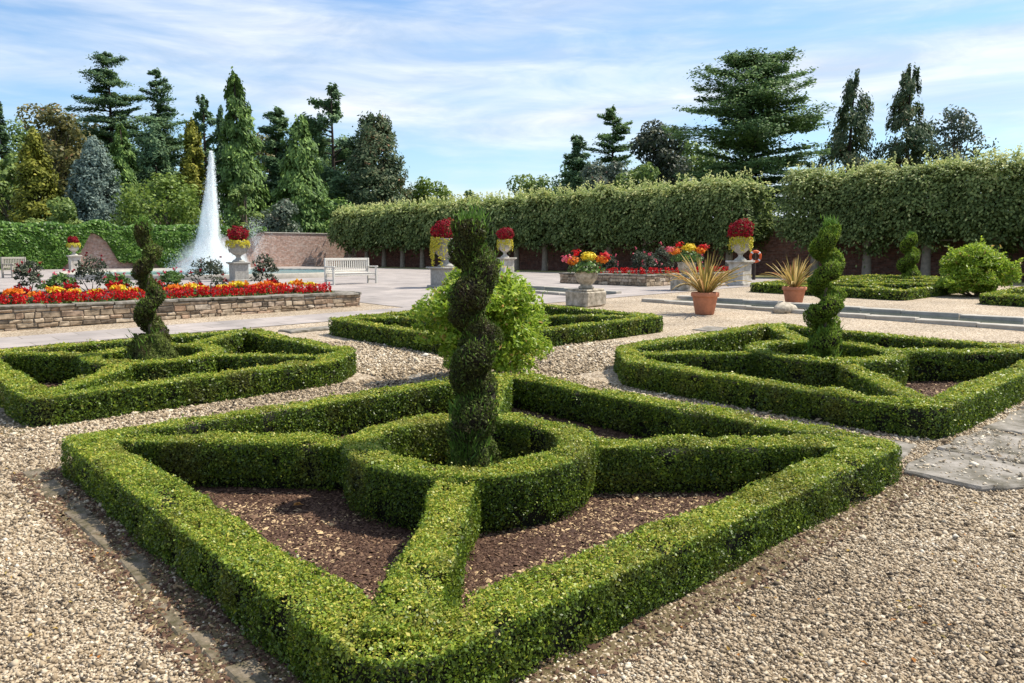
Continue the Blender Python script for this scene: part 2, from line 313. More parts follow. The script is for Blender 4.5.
# ------------------------------------------------------------------ clipped box hedges
def round_poly(pts, r, step=.09):
    n = len(pts); out = []
    for i in range(n):
        p = np.array(pts[i], float); a = np.array(pts[i-1], float); c = np.array(pts[(i+1) % n], float)
        u = norm(a-p); v = norm(c-p); rr = r[i] if hasattr(r, '__len__') else r
        q0, q1 = p+u*rr, p+v*rr
        for t in np.linspace(0, 1, 7): out.append((1-t)**2*q0+2*t*(1-t)*p+t*t*q1)
    out.append(out[0]); return resample(np.array(out), step)
def resample(P, step):
    d = np.concatenate([[0], np.cumsum(np.linalg.norm(np.diff(P, axis=0), axis=1))]); n = max(2, int(d[-1]/step)+1)
    s = np.linspace(0, d[-1], n); return np.stack([np.interp(s, d, P[:, 0]), np.interp(s, d, P[:, 1])], 1)
def section(w, h, r, lo):
    pts = [(-w/2+.02, lo), (-w/2, lo+.08)]
    for a in np.linspace(math.pi, math.pi/2, 6): pts.append((-w/2+r+r*math.cos(a), h-r+r*math.sin(a)))
    pts += [(-p[0], p[1]) for p in pts[::-1]]
    return np.array(pts)
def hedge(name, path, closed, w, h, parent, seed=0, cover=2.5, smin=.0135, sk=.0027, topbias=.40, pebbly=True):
    """one clipped run: twiggy core and thousands of box leaves on its shell"""
    path = np.asarray(path, float); zt = gz(path[:, 0], path[:, 1])
    T = np.gradient(path, axis=0)
    if closed: T[0] = T[-1] = path[1]-path[-2]
    T = norm(T); Nn = np.stack([-T[:, 1], T[:, 0]], 1)
    g = Geo()
    S = section(w-.12, h-.065, .04, -.11)
    V = np.concatenate([np.repeat(path[:, None], len(S), 1)+Nn[:, None]*S[None, :, :1], (zt[:, None]+S[None, :, 1])[..., None]], 2)
    n, k = len(path), len(S); i = np.arange(n*k).reshape(n, k)
    V = V.reshape(-1, 3); V = V+vnoise(V, 6, seed+3)[:, None]*.006
    g.add(V, np.stack([i[:-1, :-1], i[:-1, 1:], i[1:, 1:], i[1:, :-1]], -1).reshape(-1, 4), M['box_core'], None, True)
    S = section(w, h, .035, -.075); d = np.concatenate([[0], np.cumsum(np.linalg.norm(np.diff(S, axis=0), axis=1))])
    tang = norm(np.gradient(S, axis=0)); SN = np.stack([-tang[:, 1], tang[:, 0]], 1)
    pl = np.concatenate([[0], np.cumsum(np.linalg.norm(np.diff(path, axis=0), axis=1))])
    for a in range(0, n-1, 4):                            # in short lengths, so that leaf size follows distance
        b = min(a+4, n-1); ln = pl[b]-pl[a]; c = path[(a+b)//2]; D = max(2.5, depth(c[0], c[1])); s = max(smin, sk*D)
        cnt = int(cover*ln*d[-1]/(.36*s*s))
        q = rng.uniform(pl[a], pl[b], cnt); u = rng.uniform(0, d[-1], cnt)
        cx = np.interp(q, pl, path[:, 0]); cy = np.interp(q, pl, path[:, 1]); nx = np.interp(q, pl, Nn[:, 0]); ny = np.interp(q, pl, Nn[:, 1])
        su = np.interp(u, d, S[:, 0]); sv = np.interp(u, d, S[:, 1]); n1 = np.interp(u, d, SN[:, 0]); n2 = np.interp(u, d, SN[:, 1])
        P = np.stack([cx+nx*su, cy+ny*su, gz(cx, cy)+sv], 1); N = norm(np.stack([nx*n1, ny*n1, n2], 1))
        lump = vnoise(P, 1.5, seed+9)*.012+vnoise(P, 3.6, seed)*.022+vnoise(P, 9, seed+1)*.013+vnoise(P, 24, seed+2)*.008
        dep_ = -np.abs(rng.normal(0, .020, cnt))+(rng.random(cnt) < .06)*rng.uniform(0, .02, cnt)+(rng.random(cnt) < .012)*rng.uniform(.01, .04, cnt)
        P = P+N*(lump+dep_)[:, None]
        hole = (vnoise(P, 7, seed+7)+.4*vnoise(P, 20, seed+8) > .50) & (rng.random(cnt) < .8); gone = (sv < .0) & (rng.random(cnt) < .55)
        keep = ~(hole | gone); P = P[keep]; N = N[keep]
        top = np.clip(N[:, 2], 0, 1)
        tint = np.clip(rng.normal(.33, .20, len(P))+topbias*top**2+vnoise(P, 2.2, seed+5)*.10+(rng.random(len(P)) < .03)*.35, 0, 1)  # tops tinted lighter: new growth, plus light from above put into the colour
        N = norm(N+rng.normal(0, .70, (len(P), 3)))
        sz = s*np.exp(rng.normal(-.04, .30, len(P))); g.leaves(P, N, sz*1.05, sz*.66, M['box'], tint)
    return g.build(name, parent)
def circle(c, r, step=.09):
    n = max(16, int(2*math.pi*r/step)); a = np.linspace(0, 2*math.pi, n+1); return np.stack([c[0]+r*np.cos(a), c[1]+r*np.sin(a)], 1)
STRIPS = [(-2.56, -2.22, -2.55, 2.3, .62), (-2.4, 2.4, -2.46, -2.22, .30), (-2.42, -2.15, 3.7, 7.9, .5)]
SINK = .085
CUTS = []; PLOTS = []
def knot(x0, x1, y0, y1, h, label, w=.30, cut=None, r=.75, centre=None, cover=2.1, ring=True, seed=0):
    c = centre or ((x0+x1)/2, (y0+y1)/2); e = w/2
    t = empty('box_parterre', (0, 0, 0)); tag(t, label, 'box hedge', 'box hedge knots of the parterre')
    pts = [(x0+e, y0+e), (x1-e, y0+e), (x1-e, y1-e), (x0+e, y1-e)]; rr = [.10]*4; q = []
    for i, p in enumerate(pts):
        k = (cut or {}).get(i)
        if k:
            p = np.array(p); a = np.array(pts[i-1]); b = np.array(pts[(i+1) % 4]); q += [tuple(p+norm(a-p)*k), tuple(p+norm(b-p)*k)]
        else: q.append(p)
    path = round_poly(q, .12)
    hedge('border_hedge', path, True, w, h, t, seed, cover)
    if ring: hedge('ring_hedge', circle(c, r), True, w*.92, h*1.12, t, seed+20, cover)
    for i, p in enumerate(pts):
        p = np.array(p); v = np.array(c)-p; L = np.linalg.norm(v); v = v/L; k = (cut or {}).get(i, 0)*.7
        a = p+v*(.08+k); b = np.array(c)-v*(r+.02 if ring else 0.)
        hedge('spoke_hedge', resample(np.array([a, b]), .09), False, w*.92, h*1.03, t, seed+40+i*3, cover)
    PLOTS.append((x0, x1, y0, y1)); CUTS.append(cut); o = sheet('mulch_bed', x0+.03, x1-.03, y0+.03, y1-.03, M['mulch'], -SINK, .25)
    return t
knot(-2.30, 2.33, -2.30, 2.24, .275, 'nearest clipped box parterre, a square with ring and spokes round the dark spiral topiary', r=.78, cut={2: .35}, centre=(-.12, -.12), seed=1)
knot(-2.2, 1.78, 3.88, 7.9, .30, 'clipped box parterre beside the grey paving strip and below the stone flower bed wall', w=.29, cut={1: .6}, r=.72, centre=(-.4, 5.9), seed=101)
knot(3.55, 8.75, -2.1, 2.4, .31, 'clipped box parterre around the bright blobby spiral topiary, by the terracotta pots', w=.30, cut={3: .9}, r=.85, centre=(6.1, .15), seed=201)
knot(3.4, 8.5, 4.3, 8.45, .31, 'clipped box parterre half hidden behind the bright green laurel bush', w=.29, cut={0: .55}, r=.8, seed=301)
knot(19.3, 24.2, 3.9, 8.9, .30, 'low box parterre across the water channel with the urn pedestal at its corner', cover=1.6, seed=401)
knot(19.6, 24.4, -2.6, 2.2, .28, 'low box parterre across the water channel at the right edge, before the round bush', cover=1.5, seed=501)
knot(25.4, 30.2, 4.2, 9.2, .30, 'low box parterre under the lime trunks around the small spiral topiary', cover=1.5, seed=601)
knot(25.6, 30.4, -2.6, 2.2, .28, 'low box parterre under the limes behind the round bush', cover=1.4, seed=701)
sheet('gravel_path', -14, 31, -14, 62, M['gravel'], 0, .1, holes=[(a+.14, b-.14, c+.14, d-.14, cu) for (a, b, c, d), cu in zip(PLOTS, CUTS)])
# ------------------------------------------------------------------ gravel and mulch as loose pieces near the camera
OCT = np.array([(1, 0, 0), (0, 1, 0), (-1, 0, 0), (0, -1, 0), (0, 0, 1), (0, 0, -1)], float)
OCF = np.array([(0, 1, 4), (1, 2, 4), (2, 3, 4), (3, 0, 4), (1, 0, 5), (2, 1, 5), (3, 2, 5), (0, 3, 5)])
def rocks(g, P, s, m, tint, flat=.55):
    n = len(P); a = rng.uniform(0, 6.283, n); V = np.broadcast_to(OCT, (n, 6, 3))*(1+rng.normal(0, .22, (n, 6, 3)))
    V = V*np.stack([s*rng.uniform(.8, 1.35, n), s*rng.uniform(.6, .95, n), s*flat*rng.uniform(.8, 1.4, n)], 1)[:, None]
    V = V+rng.normal(0, .12, (n, 6, 3))*s[:, None, None]
    tl = rng.normal(0, .3, n); V[..., 2] += V[..., 0]*tl[:, None]
    ca, sa = np.cos(a)[:, None], np.sin(a)[:, None]; V = np.stack([V[..., 0]*ca-V[..., 1]*sa, V[..., 0]*sa+V[..., 1]*ca, V[..., 2]], -1)+P[:, None]
    F = (OCF[None]+6*np.arange(n)[:, None, None]).reshape(-1, 3); g.add(V.reshape(-1, 3), F, m, np.repeat(tint, 6), m is M['pebble'])
def inplot(x, y, pad=0.):
    r = np.zeros(len(x), bool)
    for a, b, c, d in PLOTS: r |= (x > a-pad) & (x < b+pad) & (y > c-pad) & (y < d+pad)
    return r
for a_, b_, c_, d_, _p in STRIPS: sheet('mossy_soil_strip', a_, b_, c_, d_, M['moss'], .006, .2)
g = Geo()
for a_, b_, c_, d_, _p in STRIPS[:2]:
    n = 9000 if a_ < -2.5 else 3800; x = rng.uniform(a_-.05, b_, n); y = rng.uniform(c_-.05, d_, n); sz = .0065*np.exp(rng.normal(0, .45, n)); rocks(g, np.stack([x, y, gz(x, y)+.006+sz*.2], 1), sz, M['chip'], np.clip(rng.beta(1.5, 1.8, n), 0, 1), .4)
n = 480; x = rng.uniform(2.35, 4.3, n); y = rng.uniform(-2.9, -2.2, n); sz = .010*np.exp(rng.normal(0, .4, n)); rocks(g, np.stack([x, y, np.full(n, .041)], 1), sz, M['pebble'], rng.uniform(.45, 1, n), .5)
n = 700; D = np.sqrt(rng.uniform(6, 60, n)); X = D*rng.uniform(-.72, .72, n); x = CX+D*cY+X*sY; y = CY+D*sY-X*cY; k = ~inplot(x, y, 0) & ((vnoise(np.c_[x, y, x*0], .8, 41) > -.1) | inplot(x, y, .35)); x, y = x[k], y[k]
g.leaves(np.c_[x, y, gz(x, y)+.014], np.c_[rng.normal(0, .3, len(x)), rng.normal(0, .3, len(x)), np.ones(len(x))], rng.uniform(.012, .04, len(x)), rng.uniform(.008, .02, len(x)), M['dead_leaf'], None, None, .15)
tag(g.build('gravel_debris'), 'bark crumbs and small dead leaves on the gravel', kind='stuff')
g = Geo()
g = Geo()
for D0, D1, dens, s in ((2.2, 4.2, 9500, .0082), (4.2, 6.2, 5600, .0105), (6.2, 9.5, 2600, .014), (9.5, 13, 1200, .019)):
    A = (D1*D1-D0*D0)*.74; n = int(A*dens); D = np.sqrt(rng.uniform(D0*D0, D1*D1, n)); X = D*rng.uniform(-.74, .74, n)
    x = CX+D*cY+X*sY; y = CY+D*sY-X*cY; k = ~inplot(x, y, -.05) & (y < 10.2); x, y = x[k], y[k]; n = len(x)
    for a_, b_, c_, d_, p_ in STRIPS:
        ed = vnoise(np.c_[x, y, x*0], 2.6, 3)*.14+vnoise(np.c_[x, y, x*0], 9, 4)*.06; ins = (x > a_+ed) & (x < b_+ed) & (y > c_+ed) & (y < d_+ed); k = ~(ins & (rng.random(n) < p_)); x, y = x[k], y[k]; n = len(x)
    sz = s*np.exp(rng.normal(0, .32, n)); P = np.stack([x, y, gz(x, y)+sz*.25], 1)
    rocks(g, P, sz, M['pebble'], np.clip(rng.beta(1.7, 1.6, n)+vnoise(P, .55, 5)*.16+vnoise(P, 2.1, 6)*.08, 0, 1))
tag(g.build('gravel'), 'loose pale tan gravel over the paths', kind='stuff')
for (a, b, c, d), dens, s in zip(PLOTS[:4], (7000, 1800, 1800, 900), (.0078, .013, .013, .018)):
    n = int((b-a)*(d-c)*dens); x = rng.uniform(a+.2, b-.2, n); y = rng.uniform(c+.2, d-.2, n); sz = s*np.exp(rng.normal(0, .4, n))
    P = np.stack([x, y, gz(x, y)-SINK+sz*.18], 1); g = Geo(); tt = np.clip(rng.beta(1.6, 2.4, n)+(vnoise(P, 2.5, 9) > -.05)*(rng.random(n) < .30)*.5, 0, 1)
    rocks(g, P, sz, M['chip'], tt, .28)
    tag(g.build('mulch'), 'dark reddish bark mulch inside the parterre', kind='stuff')
# edging stones round the near knot, flagstones, fallen leaves
def edging(x0, x1, y0, y1, ax, label):
    p = x0 if ax == 0 else y0; e = x1 if ax == 0 else y1; k = 0
    while p < e:
        L = min(random.uniform(.35, .8), e-p+.05)
        jj = random.uniform(-.025, .025); c = (p+L/2, (y0+y1)/2+jj) if ax == 0 else ((x0+x1)/2+jj, p+L/2); d = (L-.02, y1-y0, .07) if ax == 0 else (x1-x0, L-.02, .07)
        g = Geo().box((0, 0, 0), d, M['kerb'], .02, random.uniform(-.03, .03), .010)
        tag(g.build('edging_stone', loc=(c[0], c[1], float(gz(*c))-.026)), label, 'edging stone', 'edging stones round the near parterre'); p += L
edging(-2.50, -2.36, -2.3, 2.25, 1, 'mossy edging stone along the shaded left foot of the nearest parterre')
edging(-2.28, -2.16, 3.8, 7.9, 1, 'mossy edging stone along the foot of the parterre beside the paving strip')
def flag(pts, z, th, label):
    P = np.array(pts, float); c = P.mean(0); Q = [];
    for i in range(len(P)):
        a, b = P[i], P[(i+1) % len(P)]
        for t in np.linspace(0, 1, 5)[:-1]: Q.append(a+(b-a)*t+rng.normal(0, .018, 2))
    Q = np.array(Q)-c; n = len(Q); zz = [0, th-.015, th]; sc = [1.0, 1.0, .97]
    V = np.concatenate([np.c_[Q*s_, np.full(n, z_)+(rng.normal(0, .004, n) if k_ else 0)] for k_, (s_, z_) in enumerate(zip(sc, zz))])
    F = [(k*n+i, k*n+(i+1) % n, (k+1)*n+(i+1) % n, (k+1)*n+i) for k in (0, 1) for i in range(n)]+[tuple(2*n+i for i in range(n))]
    tag(Geo().add(V, F, M['slab']).build('flagstone', loc=(c[0], c[1], float(gz(*c))-.02+z)), label, 'flagstone', 'flagstones between the near parterres')
flag([(2.34, -2.2), (3.2, -2.18), (3.25, -2.95), (2.6, -3.0), (2.3, -2.75)], 0, .055, 'large grey lichened flagstone at the corner of the nearest parterre')
flag([(3.25, -2.16), (4.3, -2.2), (4.35, -2.72), (3.3, -2.9)], 0, .05, 'pale worn flagstone at the front corner of the pot-side parterre')
flag([(4.4, -2.18), (5.6, -2.2), (5.6, -2.6), (4.42, -2.66)], 0, .045, 'narrow flagstone along the right foot of the pot-side parterre')
flag([(5.68, -2.2), (6.9, -2.2), (6.9, -2.55), (5.7, -2.58)], 0, .04, 'second narrow flagstone along the right foot of the pot-side parterre, further away')
flag([(2.4, -1.2), (3.35, -1.25), (3.3, -2.05), (2.42, -2.1)], 0, .04, 'dark flagstone wedged in the gap between the two near parterres')
flag([(2.0, 3.0), (2.7, 3.15), (2.5, 3.9), (1.95, 3.75)], 0, .03, 'small flat stone by the cut corner of the paving-side parterre')
flag([(3.0, 8.9), (4.6, 8.95), (4.5, 9.5), (3.0, 9.4)], 0, .05, 'flat stone by the far corner of the half hidden parterre')
flag([(9.0, 2.9), (9.9, 3.0), (9.8, 4.3), (9.0, 4.1)], 0, .04, 'dark flat stone in the gap left of the pot-side parterre')
def fallen(px, D, s, z, label, t):
    x, y = at(px, D); g = Geo(); g.leaves([(0, 0, 0), (.1*s, .25*s, .002), (-.2*s, .2*s, .004)], [(0.1, .1, 1), (.2, 0, 1), (-.2, .1, 1)], [s, s*.7, s*.7], [s*.75, s*.4, s*.4], M['dead_leaf'], t, None, .1)
    tag(g.build('fallen_leaf', loc=(x, y, float(gz(x, y))+z)), label, 'leaf')
fallen(292, 5.0, .08, -.055, 'orange fallen leaf on the mulch of the nearest parterre', .15)
fallen(598, 3.03, .06, .035, 'curled yellow-green fallen leaf at the sunlit foot of the nearest hedge', .95)
fallen(255, 3.25, .05, .04, 'rusty fallen leaf beside the mossy edging stones', .05)
fallen(131, 4.4, .05, .04, 'pale tan fallen leaf near the left corner of the nearest hedge', .6)
fallen(880, 4.9, .05, .04, 'yellow fallen leaf on gravel by the lichened flagstone', .7)
fallen(540, 4.7, .05, -.06, 'tan fallen leaf on mulch below the ring hedge', .5)
# ------------------------------------------------------------------ spiral topiary
def spiral(name, x, y, z0, H, turns, phase, off, rad, leaf, dens, mats, label, base=.30, sprigs=0, taper=.35, hand=1):
    z = float(gz(x, y))-SINK; t = tag(empty(name, (x, y, z)), label, 'topiary', 'spiral topiaries')
    g = Geo(); hh = np.linspace(0, z0+H*.97, 12); g.tube(np.c_[.012*np.sin(hh*5), .012*np.cos(hh*4), hh], np.linspace(.034, .018, 12), M['bark'], 8); g.build('trunk', t)
    lf, core = mats; g = Geo(); s = np.linspace(0, 1, 150); a = phase+hand*2*math.pi*turns*s; tp = 1-taper*s
    e = np.minimum(1, np.minimum(s/.05, (1-s)/.05))**.5
    oe = off*tp*np.clip((1-s)/.16, 0, 1); C = np.c_[oe*np.cos(a), oe*np.sin(a), z0+H*s]; R = rad*tp*e*(1+.10*np.sin(a*3.1+1)); g.tube(C, np.maximum(.01, R-.035), core, 10)
    dl = np.gradient(C, axis=0); T = norm(dl); n = int(dens*(2*math.pi*rad*np.linalg.norm(dl, axis=1).sum()))
    q = rng.uniform(0, 149, n); i = q.astype(int); th = rng.uniform(0, 2*math.pi, n)
    A = norm(np.cross(T, np.array([0, 0, 1.])+1e-3)); B = np.cross(A, T)
    fr = (q-i)[:, None]; i2 = i+1; N = norm(A[i]*np.cos(th)[:, None]+B[i]*np.sin(th)[:, None]); P = C[i]*(1-fr)+C[i2]*fr+N*(R[i]*(1-fr[:, 0])+R[i2]*fr[:, 0])[:, None]
    P = P+N*(vnoise(P, 7, 3)*.035+vnoise(P, 19, 4)*.022-np.abs(rng.normal(0, .016, n)))[:, None]
    k = ~((vnoise(P, 9, 8) > .55) & (rng.random(n) < .6)); P, N = P[k], N[k]; n = len(P)
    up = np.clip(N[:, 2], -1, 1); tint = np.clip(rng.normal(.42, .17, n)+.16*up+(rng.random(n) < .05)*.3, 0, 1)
    Tt = norm(N*.6+np.array([0, 0, .9])+rng.normal(0, .9, (n, 3)))
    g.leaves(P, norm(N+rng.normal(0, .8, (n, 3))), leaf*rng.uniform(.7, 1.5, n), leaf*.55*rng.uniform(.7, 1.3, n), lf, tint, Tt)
    m = int(n*.035); j = rng.choice(n, m); dr = norm(N[j]*.5+np.array([0, 0, 1.])+rng.normal(0, .3, (m, 3)))
    g.leaves(P[j]+dr*.02, np.cross(dr, rdir(m)), leaf*2.4, leaf*.4, M['sprig'], None, dr)
    m = int(n*.012); top = C[-6]; dr = norm(rng.normal(0, .35, (m, 3))+np.array([0, 0, 1.]))
    g.leaves(top+rng.normal(0, .05, (m, 3))+dr*.03, np.cross(dr, rdir(m)), leaf*2.6, leaf*.45, M['sprig'], None, dr)
    g.build('crown', t)
    if base:                                                         # bushy skirt at the foot
        g = Geo(); m = int(dens*base*base*6); u = rng.random(m)**.7; az = rng.uniform(0, 6.283, m); r = base*(1-.55*u)*(1+.12*np.sin(az*5+u*9))
        P = np.c_[r*np.cos(az), r*np.sin(az), .02+u*(z0+.18)]; N = np.c_[np.cos(az), np.sin(az), np.full(m, .4)]
        g.lathe([(base*.8, .0), (base*.7, .1), (base*.5, z0), (.03, z0+.12)], core)
        Tt = norm(N*.5+np.array([0, 0, 1.])+rng.normal(0, .35, (m, 3)))
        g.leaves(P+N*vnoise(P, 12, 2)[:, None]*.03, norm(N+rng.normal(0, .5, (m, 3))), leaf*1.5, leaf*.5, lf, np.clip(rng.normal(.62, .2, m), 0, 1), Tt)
        if sprigs:
            az = rng.normal(YAW+math.pi*.80, .9, sprigs); r = base*rng.uniform(.5, .85, sprigs); P = np.c_[r*np.cos(az), r*np.sin(az), rng.uniform(.05, z0+.30, sprigs)]
            dr = norm(np.c_[np.cos(az)*.5, np.sin(az)*.5, np.full(sprigs, 1.)]+rng.normal(0, .3, (sprigs, 3)))
            g.leaves(P, np.cross(dr, rdir(sprigs)), leaf*5*rng.uniform(.5, 1.3, sprigs), leaf*.55, M['sprig'], None, dr)
        g.build('skirt', t)
    return t
LEFTA = YAW+math.pi/2
spiral('spiral_topiary', -.085, -.115, .36, 1.62, 3.5, LEFTA-.9, .060, .143, .021, 19000, (M['yew'], M['yew_core']), 'tall dark brownish spiral topiary in the ring of the nearest parterre', .21, 900, .12)
spiral('spiral_topiary', -.42, 5.95, .45, 1.62, 3.1, LEFTA+1.2, .095, .125, .03, 10500, (M['yew_brown'], M['yew_core']), 'slim dark spiral topiary with round skirt beside the paving strip', .40, 60, .35)
spiral('spiral_topiary', 6.1, .15, .42, 1.64, 3.7, LEFTA-.4, .120, .140, .032, 9500, (M['cypress'], M['yew_core']), 'bright green blobby spiral topiary in front of the lime hedge and terracotta pot', .26, 220, .25)
spiral('spiral_topiary', 27.7, 6.85, .3, 1.75, 2.4, LEFTA+1, .20, .26, .075, 1900, (M['cypress'], M['yew_core']), 'small yellow-green spiral topiary between the pale lime trunks', .42, 0, .35)
# ------------------------------------------------------------------ shrubs
def shrub(name, x, y, rx, h, leaf, n, m, label, cat, lobes=16, group=None, zlow=.12, stems=7, loc_z=None, flower=None, nf=0, fs=.06):
    z = float(gz(x, y)) if loc_z is None else loc_z; t = tag(empty(name, (x, y, z)), label, cat, group)
    c = []; 
    for q_ in range(lobes):
        a = q_*2.39996+random.uniform(-.3, .3); u = random.random()**.4; v = (q_+random.random())/lobes
        prof = math.sin(math.pi*min(1, .18+.8*v))**.7; c.append((rx*.72*u*prof*math.cos(a), rx*.72*u*prof*math.sin(a), h*(zlow+.10+.68*v), random.uniform(.22, .36)*rx))
    c.append((0, 0, h*.55, rx*.55)); c = np.array(c)
    g = Geo()
    for q in c[:stems]: g.tube(np.array([(q[0]*.1, q[1]*.1, 0), (q[0]*.5, q[1]*.5, q[2]*.5), (q[0], q[1], q[2])]), [.03*rx, .02*rx, .008*rx], M['bark'], 6)
    g.build('stem', t)
    g = Geo(); w = c[:, 3]**2; i = rng.choice(len(c), n, p=w/w.sum()); N = rdir(n); N[:, 2] = np.abs(N[:, 2])*.75+N[:, 2]*.25; N = norm(N)
    P = c[i, :3]+N*(c[i, 3]*(1-np.abs(rng.normal(0, .22, n))))[:, None]; P[:, 2] = np.maximum(P[:, 2], h*.04)
    k = vnoise(P, 4.5/rx, 3) < .48; P, N = P[k], N[k]; n = len(P)
    dr = norm(N+np.array([0, 0, .5])+rng.normal(0, .6, (n, 3)))
    g.leaves(P, norm(N*.6+np.array([0, 0, .5])+rng.normal(0, .6, (n, 3))), leaf*rng.uniform(.7, 1.3, n), leaf*.42, m, np.clip(rng.normal(.5, .22, n)+.12*N[:, 2], 0, 1), dr, .06)
    if rx > .9:                                                     # long shoots that break the outline
        for _ in range(110):
            j = rng.integers(0, n); d0 = norm(N[j]*.8+np.array([0, 0, .5])+rng.normal(0, .35, 3)); u = np.linspace(0, 1, 9)[:, None]; ln = random.uniform(.1, .26)*rx; q = P[j]+d0*ln*u
            dd = norm(d0*.5+rng.normal(0, .7, (9, 3))); g.leaves(q+dd*leaf*.4, rdir(9)+np.array([0, 0, .6]), leaf*1.1, leaf*.45, m, np.clip(rng.normal(.72, .15, 9), 0, 1), dd, .06)
    g.build('foliage', t)
    if flower:
        g = Geo(); j = rng.choice(n, nf); P2 = P[j]+N[j]*fs*.8+np.array([0, 0, fs*.6]); q = np.repeat(P2, 6, 0)
        g.leaves(q+rng.normal(0, fs*.3, q.shape), rdir(len(q)), fs, fs*.7, flower); g.build('blossom', t)
    return t
shrub('laurel_bush', 2.42, 2.75, 1.02, 1.62, .076, 25000, M['laurel'], 'bright green glossy laurel bush behind the dark spiral topiary', 'bush', 46, zlow=.0)
shrub('laurel_bush', 22.7, 3.15, 1.3, 1.75, .115, 15000, M['laurel'], 'round bright green bush across the water channel before the lime trunks', 'bush', 46, zlow=-.06)
# ------------------------------------------------------------------ raised stone beds
def bed(x0, x1, y0, y1, top, label, w=.32):
    t = tag(empty('raised_bed', ((x0+x1)/2, (y0+y1)/2, 0)), label, 'raised bed'); cx, cy = (x0+x1)/2, (y0+y1)/2
    g = Geo()
    def wall(a0, a1, b0, b1):
        zb = min(float(gz(a0, b0)), float(gz(a1, b0)), float(gz(a0, b1)))-.1
        g.box(((a0+a1)/2-cx, (b0+b1)/2-cy, (zb+top-.06)/2), (a1-a0, b1-b0, top-.06-zb), M['mortar'], .012)
    wall(x0, x1, y0, y0+w); wall(x0, x1, y1-w, y1); wall(x0, x0+w, y0+w+.004, y1-w-.004); wall(x1-w, x1, y0+w+.004, y1-w-.004); g.build('wall', t)
    g2 = Geo()
    def stones(ax, p0, p1, q, sg):
        for_z = .0; z0_ = min(float(gz(x0, y0)), float(gz(x1, y0)))-.06; zz = z0_
        while zz < top-.07:
            hh = min(random.uniform(.075, .14), top-.058-zz); p = p0+random.uniform(-.1, 0)
            if top-.058-zz-hh < .05: hh = top-.058-zz
            while p < p1:
                L = min(random.uniform(.12, .42), p1-p); 
                if L > .05:
                    d_ = random.uniform(.05, .075); c_ = (p+L/2-cx, q-cy) if ax == 0 else (q-cx, p+L/2-cy)
                    g2.box((c_[0], c_[1], zz+hh/2), (L-.014, d_, hh-.012) if ax == 0 else (d_, L-.014, hh-.012), M['wall_stone'], .012, 0, .007, random.random())
                p += L
            zz += hh
    stones(0, max(x0, -4.5), x1, y0+.005, -1); stones(1, y0+.05, y1, x1-.005 if x0 < 0 else x0+.005, 1); g2.build('facing_stones', t)
    g = Geo()
    def cope(a0, a1, b0, b1, ax):
        p, e = (a0, a1) if ax == 0 else (b0, b1)
        while p < e-.05:
            L = min(random.uniform(.5, .95), e-p); c = (p+L/2-cx, (b0+b1)/2-cy) if ax == 0 else ((a0+a1)/2-cx, p+L/2-cy)
            g.box((c[0], c[1], top-.028+random.uniform(-.006, .006)), (L-.012, b1-b0, .06) if ax == 0 else (a1-a0, L-.012, .06), M['slab'], .012, 0, .006); p += L
    cope(x0-.05, x1+.05, y0-.05, y0+w+.03, 0); cope(x0-.05, x1+.05, y1-w-.03, y1+.05, 0); cope(x0-.05, x0+w+.03, y0+w+.04, y1-w-.04, 1); cope(x1-w-.03, x1+.05, y0+w+.04, y1-w-.04, 1)
    g.build('coping', t)
    g = Geo(); s = sheet('soil', 0, 1, 0, 1, M['soil'], 0); bpy.data.objects.remove(s)
    g.box((0, 0, top-.14), (x1-x0-2*w-.01, y1-y0-2*w-.01, .1), M['soil'], .01); g.build('soil', t); return t
bed(-9.5, 7.0, 13.05, 20, .63, 'long raised flower bed with rubble stone wall left of the garden, beside the paving')
bed(19, 26, 12.8, 17.2, .86, 'smaller raised flower bed with low rubble wall before the lime hedge')
def bedding(name, petals, leafm, h, r, nl, nfl, ps, spike=False):
    g = Geo(); N = rdir(nl); N[:, 2] = np.abs(N[:, 2]); P = N*np.array([r, r, h*.7])*rng.uniform(.5, 1, (nl, 1)); t = empty(name)
    g.leaves(P, N+rng.normal(0, .4, (nl, 3)), .09, .05, leafm); g.build('foliage', t)
    g = Geo()
    for k in range(nfl):
        a = random.uniform(0, 6.283); q = r*math.sqrt(random.random())*.9; c = np.array([q*math.cos(a), q*math.sin(a), h*(.72+.2*(1-q/r))]); m = petals[k % len(petals)]
        if spike: n = 9; P = c+np.c_[rng.normal(0, .018, n), rng.normal(0, .018, n), np.linspace(-.04, .14, n)]
        else: n = 8; P = c+rng.normal(0, ps*.35, (n, 3))
        g.leaves(P, rdir(n)+np.array([0, 0, .5]), ps, ps*.75, m)
    g.build('blossom', t); return t
def plant_rows(protos, spots, labels, cat, group):
    used = [False]*len(protos)
    for i, (x, y, z) in enumerate(spots):
        k = random.randrange(len(protos)); o = protos[k] if not used[k] else copy_tree(protos[k]); used[k] = True
        o.location = (x, y, z); o.rotation_euler = (0, 0, random.uniform(0, 6.28)); q = random.uniform(.85, 1.15); o.scale = (q, q, q)
        tag(o, labels, cat, group)
    for k, u in enumerate(used):
        if not u:
            for ch in list(protos[k].children): bpy.data.objects.remove(ch)
            bpy.data.objects.remove(protos[k])
ZB = .55
def sal(): return bedding('red_salvia', [M['red']], M['mid_plant'], .19, .17, 70, 8, .055, True)
def mar(c): return bedding('marigold', c, M['mid_plant'], .33, .20, 80, 17, .075)
plant_rows([sal() for _ in range(4)], [(x+random.uniform(-.08, .08), y+random.uniform(-.06, .06), ZB) for y in (13.52, 13.78) for x in np.arange(-3.2, 6.5, .30)], 'scarlet salvia in the front rows of the long raised bed', 'flower', 'scarlet salvias in the long bed')
